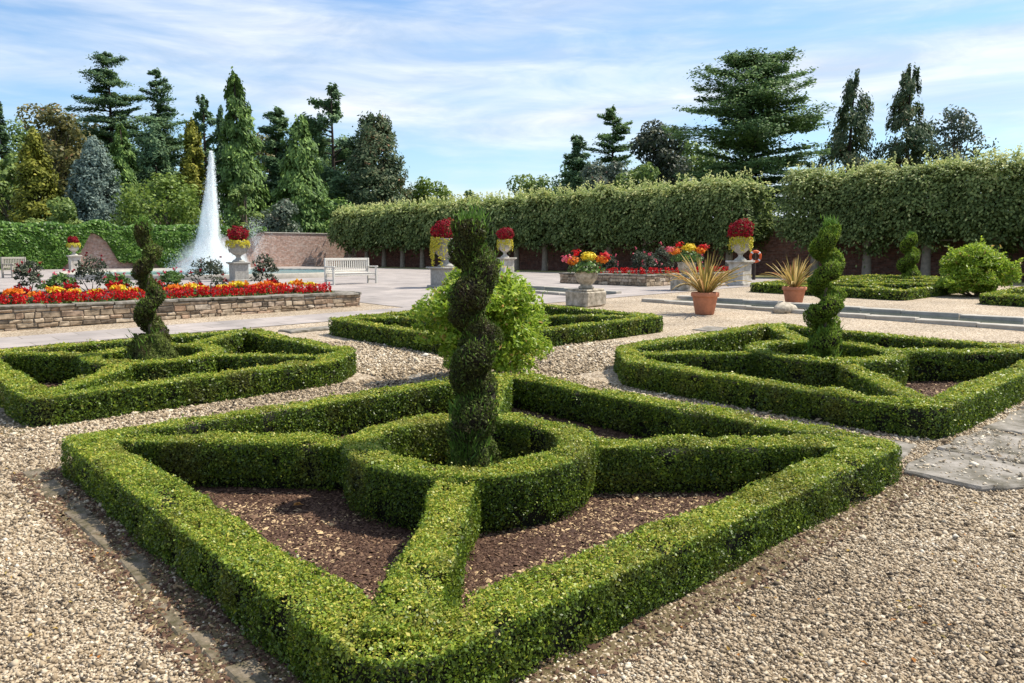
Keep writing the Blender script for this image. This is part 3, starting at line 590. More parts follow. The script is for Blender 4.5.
plant_rows([mar([M['yellow']]), mar([M['yellow'], M['yellow'], M['orange']])], [(x+random.uniform(-.1, .1), y, ZB+.05) for x in np.arange(-3, 6.4, .40) for y in (14.12,) if math.sin(x*2.1) > -.1], 'yellow marigold behind the scarlet salvias of the long bed', 'flower', 'yellow marigolds in the long bed')
plant_rows([mar([M['orange']]), mar([M['orange'], M['yellow']])], [(x+random.uniform(-.1, .1), 14.15, ZB+.02) for x in np.arange(-3, 6.4, .40) if math.sin(x*2.1) <= -.1], 'orange marigold behind the scarlet salvias of the long bed', 'flower', 'orange marigolds in the long bed')
plant_rows([bedding('red_dahlia', [M['crimson'], M['red']], M['mid_plant'], .42, .22, 80, 9, .08)], [(x, 14.65+random.uniform(-.1, .2), ZB) for x in np.arange(-3.2, 6.2, .95)], 'dark red bedding dahlia behind the marigolds of the long bed', 'flower', 'red dahlias in the long bed')
plant_rows([sal(), sal(), sal()], [(x, 13.25+random.uniform(-.05, .08), .77) for x in np.arange(19.5, 25.8, .32)]+[(19.55+random.uniform(-.05, .08), y, .77) for y in np.arange(13.5, 16.8, .32)], 'scarlet salvia along the edge of the bed before the lime hedge', 'flower', 'scarlet salvias in the far bed')
for i, (px, D, rx, h) in enumerate(((30, 19.3, .5, .95), (92, 19.6, .62, 1.0), (172, 20.0, .5, .62), (210, 20.6, .70, .98), (266, 21.5, .55, 1.05), (118, 18.6, .45, .6), (60, 18.3, .5, .55))):
    x, y = at(px, D); big = h > .9
    shrub('dahlia_plant', x, max(y, 15.1), rx, h, .10, 900, M['dark_plant'] if big else M['mid_plant'], ['dark leaved dahlia at the left end of the long bed', 'dark leaved dahlia between two low plants, left of the slim spiral', 'low green dahlia right of the slim spiral topiary', 'broad dark dahlia in front of the fountain foot', 'dark leaved dahlia under the grey urn with the red flower ball', 'low green dahlia just left of the slim spiral topiary', 'low green dahlia between the two dark ones at the left of the bed'][i], 'plant', 12, 'taller plants in the long bed', loc_z=.55, stems=5, flower=M['crimson'] if big else M['pink'], nf=9, fs=.07)
for i, (x, y, rx, h) in enumerate(((21, 14.6, .7, .95), (22.8, 14.9, .8, 1.1), (24.4, 14.4, .7, .95), (20.4, 15.8, .6, .85))):
    shrub('bedding_shrub', x, y, rx, h, .14, 700, M['dark_plant'], ['dark spiky plant in the far bed, left of middle', 'tallest dark plant in the middle of the far bed', 'dark plant in the far bed behind the yellow planter', 'dark plant at the left corner of the far bed'][i], 'plant', 10, 'dark plants in the far bed', loc_z=.77, stems=4, flower=M['pink'], nf=10, fs=.09)
# ------------------------------------------------------------------ urns, pedestals, pots, planters
def pedestal(x, y, w, h, m, label):
    g = Geo(); g.box((0, 0, h*.06), (w*1.25, w*1.25, h*.12), m, .02); g.box((0, 0, h*.5), (w, w, h*.77), m, .012)
    g.box((0, 0, h*.91), (w*1.14, w*1.14, h*.06), m, .02); g.box((0, 0, h*.965), (w*1.3, w*1.3, h*.07), m, .025)
    tag(g.build('pedestal', loc=(x, y, float(gz(x, y)))), label, 'pedestal', 'stone pedestals'); return float(gz(x, y))+h
def urn(x, y, z, r, h, m, label):
    t = tag(empty('stone_urn', (x, y, z)), label, 'urn', 'stone urns')
    g = Geo(); p = [(.0, 0), (.62, 0), (.62, .05), (.50, .09), (.30, .15), (.22, .22), (.26, .27), (.34, .29), (.30, .31), (.52, .36), (.76, .46), (.84, .58), (.80, .74), (.78, .84), (.90, .92), (1.0, .96), (1.0, 1.0), (.86, 1.0), (.80, .93), (0, .93)]
    g.lathe([(a*r, b*h) for a, b in p], m); g.build('body', t)
    for s in (-1, 1):
        g = Geo(); a = np.linspace(-1.4, 1.4, 10); ang = YAW-math.pi/2
        R = np.c_[(r*.80+.16*r*np.cos(a))*s, np.zeros(10), h*.66+.2*h*np.sin(a)]; V = np.c_[R[:, 0]*math.cos(ang), R[:, 0]*math.sin(ang), R[:, 2]]; g.tube(V, r*.06, m, 6); g.build('handle', t)
def flower_ball(x, y, z, r, m, label, n=1500):
    t = tag(empty('red_flower_mound', (x, y, z)), label, 'flowers', 'red flower mounds on urns'); g = Geo()
    N = rdir(300); P = N*r*.75*np.array([1, 1, .75])+np.array([0, 0, r*.55]); g.leaves(P, N, .09, .05, M['mid_plant']); g.build('foliage', t)
    g = Geo(); N = rdir(n); P = N*(r*rng.uniform(.82, 1.05, n))[:, None]*np.array([1, 1, .82])+np.array([0, 0, r*.62]); P = P+N*(vnoise(P+x, 6, 2)*.10+vnoise(P+x, 15, 3)*.06)[:, None]
    g.leaves(P, norm(N+rng.normal(0, .5, (n, 3))), .08, .06, m); g.build('blossom', t)
def trailing(x, y, z, r, drop, label, az=None, n=800):
    t = Geo(); a = rng.uniform(0, 6.283, n) if az is None else rng.normal(az, .7, n); st = np.sin(a*7)*.5+.5; u = rng.random(n)*(.35+.65*st)
    P = np.c_[r*(1+.12*np.sin(u*3))*np.cos(a), r*(1+.12*np.sin(u*3))*np.sin(a), .06-u*drop]+rng.normal(0, .02, (n, 3))
    t.leaves(P, np.c_[np.cos(a), np.sin(a), np.full(n, .3)]+rng.normal(0, .4, (n, 3)), .075, .05, M['lime_trail'])
    tag(t.build('trailing_plant', loc=(x, y, z)), label, 'plant', 'yellow trailing plants on urns')
def urn_set(px, D, pw, ph, ur, uh, fr, m, who, drop, az=None, pm=None):
    x, y = at(px, D); z = pedestal(x, y, pw, ph, pm or m, 'stone pedestal '+who); urn(x, y, z, ur, uh, m, 'stone urn '+who)
    flower_ball(x, y, z+uh, fr*.93, M['crimson'], 'crimson flower mound on the urn '+who); trailing(x, y, z+uh-.03, ur*1.04, drop, 'yellow plant trailing from the urn '+who, az)
urn_set(739, 29, .62, .95, .36, .86, .50, M['stone_white'], 'by the brick gap and low parterre', .55)
urn_set(446, 27.5, .80, .75, .46, 1.02, .50, M['stone_grey'], 'rising behind the left of the laurel bush', 1.1, LEFTA+.35)
urn_set(505, 40, .70, 1.0, .36, .92, .47, M['stone_white'], 'just right of the dark spiral, near the lime trunks', .62)
urn_set(240, 33, .62, .85, .42, .9, .46, M['stone_grey'], 'beside the fountain and the raised bed', .35)
urn_set(77, 50, .60, 1.1, .34, .75, .36, M['stone_white'], 'at the creeper covered wall far left', .3)
def pot(x, y, r, h, label):
    t = Geo(); t.lathe([(0, 0), (r*.66, 0), (r*.70, .02), (r*.92, h*.78), (r*.93, h*.80), (r*1.02, h*.81), (r*1.04, h*.84), (r*1.04, h*.97), (r*1.0, h), (r*.90, h), (r*.88, h*.88), (0, h*.88)], M['terracotta'])
    tag(t.build('terracotta_pot', loc=(x, y, float(gz(x, y)))), label, 'pot', 'terracotta pots')
def phormium(x, y, z, n, L, label):
    g = Geo(); k = 9; u = np.linspace(0, 1, k)
    for i in range(n):
        a = random.uniform(0, 6.283); lean = random.uniform(.08, 1.0); l = L*random.uniform(.7, 1.15); w = random.uniform(.018, .03); drp = random.uniform(.15, .95)*lean
        r = .05+l*(math.sin(lean)*u*(1+.15*u)); zz = l*(math.cos(lean*.85)*u-drp*.75*u**2.6); rr = r
        c = np.c_[rr*math.cos(a), rr*math.sin(a), zz]; sd = np.array([-math.sin(a), math.cos(a), 0]); ww = w*(1-u**3)*(.6+.4*np.minimum(1, u*5))
        V = np.stack([c-sd*ww[:, None]+np.array([0, 0, .012]), c, c+sd*ww[:, None]+np.array([0, 0, .012])], 1).reshape(-1, 3)
        F = np.array([q for j in range(k-1) for q in ((3*j, 3*j+1, 3*j+4, 3*j+3), (3*j+1, 3*j+2, 3*j+5, 3*j+4))]); g.add(V, F, M['blade'], random.random(), True)
    tag(g.build('phormium', loc=(x, y, z)), label, 'plant', 'phormiums in pots')
for px, D, r, h, n, L, lp, lq in ((705, 17.8, .315, .52, 120, 1.05, 'terracotta pot standing nearer the camera on gravel by the water channel', 'wide arching striped phormium in the nearer terracotta pot'), (794, 20.6, .31, .47, 90, .95, 'terracotta pot half behind the bright spiral topiary', 'upright bronze striped phormium in the pot behind the bright spiral')):
    x, y = at(px, D); pot(x, y, r, h, lp); phormium(x, y, float(gz(x, y))+h*.85, n, L, lq)
def planter(px, D, label, pm=True):
    x, y = at(px, D); z = float(gz(x, y))
    g = Geo(); g.box((0, 0, .20), (.80, .80, .40), M['lichen'], .03, 0, .012); g.box((0, 0, .43), (.70, .70, .05), M['lichen'], .02, 0, .006); tag(g.build('plinth', loc=(x, y, z)), 'lichened block plinth under the '+label, 'plinth', 'planter plinths')
    g = Geo(); g.lathe([(0, 0), (.20, 0), (.21, .05), (.15, .09), (.17, .13), (.26, .22), (.31, .36), (.30, .44), (.34, .50), (.30, .50), (.26, .44), (0, .42)], M['lichen']); tag(g.build('stone_bowl', loc=(x, y, z+.456)), label, 'planter', 'stone bowl planters')
    return x, y, z+.456+.44
def mixed(x, y, z, label, s=1.):
    t = tag(empty('mixed_flowers', (x, y, z)), label, 'flowers', 'mixed planter flowers'); g = Geo(); n = 500; N = rdir(n); N[:, 2] = np.abs(N[:, 2])
    P = N*rng.uniform(.6, 1, (n, 1))*np.array([.50, .50, .36])*s; g.leaves(P, N+rng.normal(0, .5, (n, 3)), .10, .06, M['mid_plant']); g.build('foliage', t)
    rt = np.array([sY, -cY, 0])
    for m, c, r, k in ((M['yellow'], rt*.05+np.array([0, 0, .40]), .24, 230), (M['orange'], -rt*.36+np.array([0, 0, .30]), .22, 150), (M['orange'], rt*.4+np.array([0, 0, .33]), .2, 110), (M['pink'], -rt*.5+np.array([0, 0, .36]), .20, 60), (M['red'], rt*.48+np.array([0, 0, .42]), .20, 70), (M['red'], -rt*.25+np.array([0, 0, .52]), .16, 40)):
        g = Geo(); N = rdir(k); P = (c+N*r*rng.uniform(.5, 1, (k, 1))*np.array([1, 1, .6]))*s; g.leaves(P, N+np.array([0, 0, .5]), .075, .06, m); g.build('blossom', t)
x, y, z = planter(586, 20, 'round stone bowl beyond the half hidden parterre'); mixed(x, y, z, 'yellow, orange and pink flowers spilling from the stone bowl')
x, y, z = planter(686, 26.0, 'stone bowl planter behind the nearer phormium'); mixed(x, y, z+.1, 'yellow and orange flowers behind the tips of the nearer phormium', 1.15)
# ------------------------------------------------------------------ rill
def rill(y0, y1, label, x0=13.75, x1=15.45):
    t = tag(empty('water_channel', ((x0+x1)/2, (y0+y1)/2, 0)), label, 'water channel', 'stone water channels'); cx, cy = (x0+x1)/2, (y0+y1)/2
    for a, nm in ((x0, 1), (x1, 1)):
        g = Geo(); p = y0
        while p < y1-.05:
            L = min(random.uniform(.8, 1.3), y1-p); yy = p+L/2; g.box((a-cx, yy-cy, float(gz(a, yy))+.035), (.30, L-.015, .11), M['rim'], .012, 0, .006); p += L
        g.build('kerb', t)
    xs = np.array([x0+.14, x1-.14]); ys = np.arange(y0, y1+.01, .5); X, Y = np.meshgrid(xs, ys); V = np.stack([X-cx, Y-cy, gz(X, Y)+.022], -1).reshape(-1, 3); i = np.arange(len(V)).reshape(-1, 2)
    Geo().add(V, np.stack([i[:-1, 0], i[:-1, 1], i[1:, 1], i[1:, 0]], -1), M['rill_water'], None, True).build('water', t)
rill(-9, 8.9, 'long stone edged water channel running behind the terracotta pots')
rill(11.2, 17.6, 'shorter stone edged water channel in the paving beyond the laurel bush')
g = Geo(); x, y = at(785, 18.2); g.lathe([(0, -.1), (.27, -.1), (.30, .0), (.27, .08), (.19, .13), (.08, .155), (0, .16)], M['lichen'], k=18); g.v[0] = g.v[0]*np.array([1.25, .8, 1.])*(1+.22*vnoise(g.v[0], 5, 3)[:, None]); tag(g.build('boulder', loc=(x, y, float(gz(x, y))+.08)), 'small rounded boulder on gravel left of the bright spiral topiary', 'rock')
# ------------------------------------------------------------------ pool and fountain
PX, PY, PR, ZT = 13.0, 37.9, 7.4, .42
t = tag(empty('round_pool', (PX, PY, ZT)), 'round pale blue pool with stone rim behind the raised flower bed', 'pool')
Geo().lathe([(PR+.45, 0), (PR+.45, .22), (PR+.42, .25), (PR, .25), (PR, .02)], M['rim'], k=72).build('rim', t)
a = np.linspace(0, 6.2832, 73)[:-1]; Geo().add(np.c_[(PR-.002)*np.cos(a), (PR-.002)*np.sin(a), np.full(72, .15)], [tuple(range(72))], M['pool_water']).build('water', t)
t = tag(empty('fountain', (PX, PY, ZT+.15)), 'tall white fountain jet rising from the pool before the conifers', 'fountain')
g = Geo(); g.lathe([(0, 0), (.5, 0), (.5, .1), (.2, .2), (.12, .45), (.07, .6), (0, .6)], M['stone_grey'], k=16); g.build('nozzle', t)
H = 6.55; rtv = np.array([sY, -cY, 0])
def plume(n, rtop, rbot, p, s, m, hmax=H):
    u = rng.random(n)**.85; r = (rtop+(rbot-rtop)*u**p)*np.abs(rng.normal(0, .55, n)); a_ = rng.uniform(0, 6.283, n); z_ = hmax*(1-u)+rng.normal(0, .08, n)
    P = np.c_[r*np.cos(a_), r*np.sin(a_), np.maximum(.02, z_)]+(-rtv*.58)[None]*(u**1.4)[:, None]
    return P, np.c_[rng.normal(0, .25, n), rng.normal(0, .25, n), np.ones(n)], s*rng.uniform(.6, 1.5, n)
def water_volume(name, dens, r0, r1, drift, dome=False):
    m = bpy.data.materials.new(name); m.use_nodes = True; nt = m.node_tree; n = nt.nodes; l = nt.links; n.remove(n['Principled BSDF'])
    tc = n.new('ShaderNodeTexCoord'); sp = n.new('ShaderNodeSeparateXYZ'); l.new(tc.outputs['Object'], sp.inputs[0])
    def mth(op, a, b=None, cl=False):
        q = n.new('ShaderNodeMath'); q.operation = op; q.use_clamp = cl
        for k, v in enumerate((a, b)):
            if v is None: continue
            if isinstance(v, (int, float)): q.inputs[k].default_value = v
            else: l.new(v, q.inputs[k])
        return q.outputs[0]
    u = mth('SUBTRACT', 1, mth('DIVIDE', sp.outputs[2], H), True); up_ = mth('POWER', u, 1.4)
    x = mth('SUBTRACT', sp.outputs[0], mth('MULTIPLY', up_, drift[0])); y = mth('SUBTRACT', sp.outputs[1], mth('MULTIPLY', up_, drift[1]))
    r = mth('SQRT', mth('ADD', mth('MULTIPLY', x, x), mth('MULTIPLY', y, y)))
    mp = n.new('ShaderNodeMapping'); mp.inputs['Scale'].default_value = (6, 6, .8) if not dome else (1.4, 1.4, 1.1); l.new(tc.outputs['Object'], mp.inputs[0])
    nz = n.new('ShaderNodeTexNoise'); nz.inputs['Scale'].default_value = 1; nz.inputs['Detail'].default_value = 4; l.new(mp.outputs[0], nz.inputs['Vector'])
    if dome: f = mth('POWER', mth('SUBTRACT', 1, mth('SQRT', mth('ADD', mth('POWER', mth('DIVIDE', r, r1), 2), mth('POWER', mth('DIVIDE', sp.outputs[2], 2.3), 2))), True), 1.3)
    else:
        Rz = mth('ADD', r0, mth('MULTIPLY', mth('POWER', u, 1.1), r1-r0)); f = mth('POWER', mth('SUBTRACT', 1, mth('DIVIDE', r, Rz), True), .8)
    d = mth('MULTIPLY', mth('MULTIPLY', f, mth('POWER', mth('MULTIPLY', nz.outputs['Fac'], 1.75), 3.2)), dens)
    v = n.new('ShaderNodeVolumePrincipled'); v.inputs['Color'].default_value = (.985, .99, 1, 1); l.new(d, v.inputs['Density']); l.new(v.outputs[0], n['Material Output'].inputs['Volume']); return m
dr = -rtv*.58
g = Geo(); k_ = 14; zz = np.linspace(-.05, H+.1, k_); uu = np.clip(1-zz/H, 0, 1); a_ = np.linspace(0, 6.2832, 19)[:-1]; rr = .17+(1.15-.16)*uu**1.05+.05
V = np.stack([rr[:, None]*np.cos(a_)+(dr[0]*uu**1.4)[:, None], rr[:, None]*np.sin(a_)+(dr[1]*uu**1.4)[:, None], np.broadcast_to(zz[:, None], (k_, 18))], -1).reshape(-1, 3)
g.add(V, [(i*18+j, i*18+(j+1) % 18, (i+1)*18+(j+1) % 18, (i+1)*18+j) for i in range(k_-1) for j in range(18)]+[tuple(range(18))[::-1], tuple((k_-1)*18+j for j in range(18))], water_volume('jet_water', 12., .12, .92, dr)); g.build('jet', t)
g = Geo(); P, T, s = plume(11000, .10, .72, 1.0, .035, 0); g.leaves(P, rdir(len(P)), s*3.0, s*.9, M['jet'], None, T)
P, T, s = plume(2500, .14, 1.1, 1.0, .035, 0); g.leaves(P, rdir(len(P)), s*1.8, s*.9, M['mist'], None, T); g.build('droplets', t)
g = Geo(); g.lathe([(0, 0), (2.35, 0), (2.3, .5), (2.0, 1.3), (1.3, 2.0), (.5, 2.3), (0, 2.32)], water_volume('splash_mist', 3.0, 0, 2.3, (0, 0, 0), True), c=tuple(-rtv*.5), k=24); g.build('mist', t)
g = Geo(); n = 4500; a_ = rng.uniform(0, 6.283, n); u = rng.random(n); r = 2.2*np.sqrt(rng.random(n)); P = np.c_[r*np.cos(a_), r*np.sin(a_), .02+np.abs(rng.normal(0, .95, n))*(1.25-r/2.6)]-rtv*.5
g.leaves(P, rdir(n), .06*rng.uniform(.5, 1.5, n), .045, M['mist']); g.build('spray', t)
x, y = at(258, 50); t = tag(empty('low_spray', (x, y, ZT+.1)), 'thin arching water spray right of the tall jet above the brick wall', 'fountain')
g = Geo()
for k in range(60):
    a0 = random.uniform(0, 6.283); rr = random.uniform(.3, 1.5); hs = random.uniform(.55, 1.05); u = np.linspace(0, 1, 46); P = np.c_[rr*u*math.cos(a0), rr*u*math.sin(a0), hs*3.0*(1-(1.9*u-.9)**2*1.05)+.1*u]+rng.normal(0, .09, (46, 3)); P[:, 2] = np.maximum(P[:, 2]+.3, .0)
    g.leaves(P, rdir(46), .06, .035, M['mist'])
g.build('jet', t); Geo().tube([(0, 0, -.1), (0, 0, .25), (0, 0, .5)], .05, M['stone_grey'], 8).build('nozzle', t)
# ------------------------------------------------------------------ benches
def bench(x, y, rz, L, m, label):
    t = tag(empty('garden_bench', (x, y, float(gz(x, y))), rz), label, 'bench', 'garden benches')
    for s in (-1, 1):
        Geo().box((s*L/2, .26, .52), (.08, .08, 1.04), m, .01).build('leg', t); Geo().box((s*L/2, -.26, .34), (.08, .08, .68), m, .01).build('leg', t)
        Geo().box((s*L/2, -.02, .70), (.10, .64, .05), m, .01).build('arm', t); Geo().box((s*L/2, 0, .18), (.05, .44, .06), m, .01).build('stretcher', t)
    g = Geo()
    for k in range(5): g.box((0, -.23+k*.11, .45), (L-.06, .09, .035), m, .006)
    g.build('seat', t); Geo().box((0, -.245, .385), (L-.085, .035, .09), m, .006).build('apron', t)
    g = Geo(); g.box((0, .265, .99), (L-.085, .05, .10), m, .01); g.box((0, .265, .54), (L-.085, .045, .07), m, .01)
    for q in np.arange(-L/2+.12, L/2-.08, .105): g.box((q, .265, .755), (.055, .025, .365), m, .004)
    g.build('backrest', t)
x, y = at(352, 30.2); bench(x, y, .12, 2.1, M['wood_white'], 'white slatted garden bench at the end of the stone flower bed')
x, y = at(21, 38); bench(x, y, .7, 1.5, M['wood_grey'], 'pale wooden bench by the creeper wall at the far left edge')
# ------------------------------------------------------------------ garden walls
def long_wall(x0, x1, y0, y1, top, label, m):
    cx, cy = (x0+x1)/2, (y0+y1)/2; t = tag(empty('brick_wall', (cx, cy, ZT)), label, 'wall', 'garden brick walls')
    zb = -.6; Geo().box((0, 0, (zb+top)/2), (x1-x0, y1-y0, top-zb), m, .01).build('wall', t)
    ax = 0 if x1-x0 > y1-y0 else 1; d = (x1-x0+.02, y1-y0+.12, .1) if ax == 0 else (x1-x0+.12, y1-y0+.02, .1)
    Geo().box((0, 0, top+.052), d, M['rim'], .02).build('coping', t); return t
long_wall(-60, 37, 62, 62.45, 3.05, 'long old brick wall behind the fountain, half covered in creeper', M['brick'])
long_wall(36.5, 36.95, -40, 61.9, 3.05, 'shaded brick wall behind the lime trunks', M['brick_shaded'])
x, y = 36.32, 15.6
def creeper():
    g = Geo(); n = 46000; x = rng.uniform(-6, 27, n); zz = rng.random(n)
    cut = np.interp(x, [-6, 10.3, 11.6, 12.6, 13.8, 14.6, 18.5, 20.5, 22.5, 25, 27], [3.9, 3.9, 2.3, 1.0, 1.7, 3.4, 3.6, 2.2, 1.1, .5, .25])
    hmax = 3.15+.55*np.interp(x, [-6, 12, 18, 27], [1, 1, .6, .2])+.35*vnoise(np.c_[x, x*0, x*0], .6, 3)
    z_ = hmax-zz*cut*(1+.30*vnoise(np.c_[x, x*0+3, x*0], 1.1, 5)); k = z_ > .03; x, z_ = x[k], z_[k]; n = len(x)
    y_ = 61.93-.10-.22*np.abs(vnoise(np.c_[x, z_*0, z_], .9, 7))-rng.random(n)*.25; P = np.c_[x, y_, z_+ZT]
    onTop = z_ > 3.0; P[onTop, 1] += rng.uniform(0, .9, onTop.sum())
    g.leaves(P, np.c_[rng.normal(0, .5, n), np.full(n, -1.), np.full(n, .6)]+rng.normal(0, .4, (n, 3)), .24*rng.uniform(.7, 1.3, n), .19, M['ivy'], np.clip(rng.normal(.5, .22, n)+.15*vnoise(P, .8, 2), 0, 1))
    tag(g.build('wall_creeper'), 'bright green creeper covering the far brick wall left of the fountain', 'creeper')
creeper()
bx, by = at(753, 35); z = float(gz(bx, by)); t = Geo().box((0, 0, .62), (.12, .12, 1.5), M['bark_dark'], .012).box((0, 0, 1.40), (.18, .18, .05), M['bark_dark'], .01)
tag(t.build('wooden_post', loc=(bx, by, z)), 'dark wooden post carrying the orange lifebuoy beside the urn', 'post')
d0 = np.array([-cY, -sY]); t = tag(empty('lifebuoy', (bx+d0[0]*.14, by+d0[1]*.14, z+1.08), YAW+math.pi), 'orange ring lifebuoy hanging on a dark post beside the urn', 'lifebuoy')
a = np.linspace(0, 6.2832, 29); g = Geo(); g.tube(np.c_[np.zeros(29), .23*np.cos(a), .23*np.sin(a)], .06, M['buoy'], 10, False); g.build('ring', t)
for q in (.78, 2.35, 3.92, 5.5):
    g = Geo(); b_ = np.linspace(q-.14, q+.14, 5); g.tube(np.c_[np.zeros(5), .23*np.cos(b_), .23*np.sin(b_)], .063, M['buoy_white'], 10, False); g.build('band', t)
# ------------------------------------------------------------------ trees
def limbs(g, base, segs, m):
    for a, b, r0, r1 in segs:
        a, b = np.array(a), np.array(b); mid = (a+b)/2+np.array([0, 0, .06*np.linalg.norm(b-a)]); g.tube(np.array([a, mid, b]), [r0, (r0+r1)/2, r1], m, 5, False)
def conifer(name, px, D, top_y, hw, lf, label, kind='dense', n=6000, low=.05, leaf=.42, bark='bark_dark', whorls=26, pw=1., group='trees beyond the garden walls', seed=0):
    r_ = np.random.default_rng(1000+seed+int(px)); x, y, H = tree_at(px, D, top_y); R = 1.3*hw*D/FPX; n = int(n*1.9)
    t = tag(empty(name, (x, y, ZT)), label, 'tree', group); g = Geo(); lean = r_.normal(0, .01, 2)
    zs = np.linspace(-.3, H*.98, 9); wob = np.cumsum(r_.normal(0, .012*H*.12, (9, 2)), 0); TP = np.c_[wob[:, 0]+lean[0]*zs, wob[:, 1]+lean[1]*zs, zs]
    g.tube(TP, np.linspace(max(.22, H*.021), .04, 9), M[bark], 9)
    def trunk_at(z): return np.array([np.interp(z, zs, TP[:, 0]), np.interp(z, zs, TP[:, 1]), z])
    Ps, Ns, Ts = [], [], []
    nb = whorls*({'dense': 7, 'layered': 7, 'open': 3, 'drooping': 6, 'scots': 2}[kind]); segs = []
    for i in range(nb):
        f = low+(1-low)*(i+r_.random())/nb; f = min(f, .995); a = r_.uniform(0, 6.283)
        if kind == 'dense': rad = R*((1-f)/(1-low))**pw*r_.uniform(.75, 1.1)+.12*R*.5; sl = r_.uniform(.15, .6)
        elif kind == 'drooping': rad = R*((1-f)/(1-low))**pw*r_.uniform(.5, 1.15)+.08*R; sl = r_.uniform(-.55, -.05)
        elif kind == 'layered': e = (f-low)/(1-low); rad = R*min(1, (1-e**2.2)**pw*1.1+.06)*(.62+.38*min(1, e/.22))*r_.choice([.6, .85, 1., 1.1])*r_.uniform(.75, 1.1); sl = r_.uniform(-.14, .34)+.25*e*e
        elif kind == 'open': e = (f-low)/(1-low); rad = R*(1-e)**pw*r_.choice([.5, .8, 1., 1.15])*r_.uniform(.8, 1.1)+.08*R; sl = r_.uniform(-.25, .15)+.4*e
        else: e = (f-low)/(1-low); rad = R*math.sin(math.pi*min(1, .22+.72*e))*r_.uniform(.35, 1.1); sl = r_.uniform(-.1, .5)
        o = trunk_at(H*f); tip = o+np.array([rad*math.cos(a), rad*math.sin(a), rad*sl]); tip[2] = min(tip[2], H*.985); segs.append((o, o+(tip-o)*.85, .012*H*(1-f)+.03, .02))
        m = max(6, int(n/nb*(.35+1.3*rad/R))); 
        if kind in ('dense', 'drooping'):
            u = r_.uniform(.25, 1.0, m)**.8; side = r_.normal(0, .16, m)*rad; vert = r_.normal(0, .05*R+.12, m)-(.20*rad*u*u if kind == 'drooping' else 0)
        elif kind == 'layered': u = r_.uniform(.10, 1.04, m); side = r_.normal(0, .24, m)*rad*(1.15-u*.5); vert = np.abs(r_.normal(0, .20, m))-.04*rad*u*u
        elif kind == 'open': u = r_.uniform(.15, 1.04, m); side = r_.normal(0, .17, m)*rad; vert = r_.normal(0, .14, m)-.10*rad*u*u-np.abs(r_.normal(0, .22, m))
        else: u = np.clip(r_.normal(.86, .16, m), .2, 1.1); side = r_.normal(0, .20, m)*rad; vert = r_.normal(.15, .28, m)
        P = o+(tip-o)*u[:, None]; P[:, 0] -= math.sin(a)*side; P[:, 1] += math.cos(a)*side; P[:, 2] += vert
        Ps.append(P); d = norm(tip-o+np.array([0, 0, 1e-3])); up = np.array([0, 0, 1.])
        Ns.append(norm(up*(1. if kind in ('layered', 'scots', 'open') else .35)+np.array([math.cos(a), math.sin(a), .2])*(.35 if kind in ('layered', 'open') else .9)+r_.normal(0, .45, (m, 3))))
        Ts.append(np.broadcast_to(d+(np.array([0, 0, -.9]) if kind == 'drooping' else np.array([0, 0, .1])), (m, 3))+r_.normal(0, .4, (m, 3)))
    limbs(g, None, segs if kind in ('layered', 'open', 'scots') else segs[::3], M[bark]); g.build('trunk', t)
    P = np.concatenate(Ps); N = np.concatenate(Ns); T = np.concatenate(Ts); k = len(P)
    tint = np.clip(r_.normal(.45, .2, k)+.25*vnoise(P+x, .45, 4)+.12*vnoise(P+x, 1.3, 6), 0, 1)
    g = Geo(); g.leaves(P, N, leaf*r_.uniform(.6, 1.4, k), leaf*.48*r_.uniform(.7, 1.3, k), M[lf], tint, T); g.build('crown', t); return t
def broadleaf(name, px, D, top_y, hw, lf, label, n=6000, low=.2, leaf=.42, lobes=26, bark='bark', gap=.30, group='trees beyond the garden walls', sq=1.):
    x, y, H = tree_at(px, D, top_y); R = 1.22*hw*D/FPX; n = int(n*1.5); t = tag(empty(name, (x, y, ZT)), label, 'tree' if H > 3.4 else 'bush', group)
    c = []
    for i in range(lobes):
        v = (i+random.random())/lobes; rr = R*math.sqrt(max(.02, 1-(2*v-.9)**2*.75)) if sq == 1. else R*sq*(1-v)**.7+.1*R; a = random.uniform(0, 6.283); u = random.random()**.5*.78
        c.append((rr*u*math.cos(a), rr*u*math.sin(a), H*(low+(1-low)*(.06+.84*v)), random.uniform(.26, .46)*R*(1.1-.35*v)))
    c = np.array(c); c[:, 2] = np.minimum(c[:, 2], H-c[:, 3]*.9)
    g = Geo(); g.tube([(0, 0, -.3), (.02*H, 0, H*.3), (0, .02*H, H*.75)], [max(.2, H*.022), H*.014+.06, .05], M[bark], 8)
    limbs(g, None, [((0, 0, max(.3, q[2]*.55)), tuple(q[:3]), .05+.004*H, .02) for q in c], M[bark]); g.build('trunk', t)
    w = c[:, 3]**2; i = rng.choice(len(c), n, p=w/w.sum()); N = rdir(n); P = c[i, :3]+N*(c[i, 3]*(1.05-np.abs(rng.normal(0, .28, n))))[:, None]*np.array([1, 1, .85])
    k = (vnoise(P, 2.6/R, 11)+.5*vnoise(P, 7/R, 12) < gap+.25) & (P[:, 2] > .05); P, N = P[k], N[k]; n = len(P)
    g = Geo(); tint = np.clip(rng.normal(.42, .2, n)+.18*N[:, 2]+.22*vnoise(P+x, 1.5/R*2, 4), 0, 1)
    g.leaves(P, norm(N+np.array([0, 0, .4])+rng.normal(0, .6, (n, 3))), leaf*rng.uniform(.6, 1.4, n), leaf*.62, M[lf], tint); g.build('crown', t); return t
BG = dict(bark='bark_dark')
conifer('fir_tree', 2, 96, 100, 16, 'pine', 'dark fir cut off by the left edge of the photo', 'open', 4000, .15)
broadleaf('beech_tree', 55, 92, 96, 38, 'brown_leaf', 'broad brownish green tree behind the golden conifer at far left', 9000, .12, .5, 40)
broadleaf('yew_tree', 8, 82, 145, 26, 'broad', 'dark rounded tree at the left edge behind the creeper wall', 5000, .05, .45, 24)
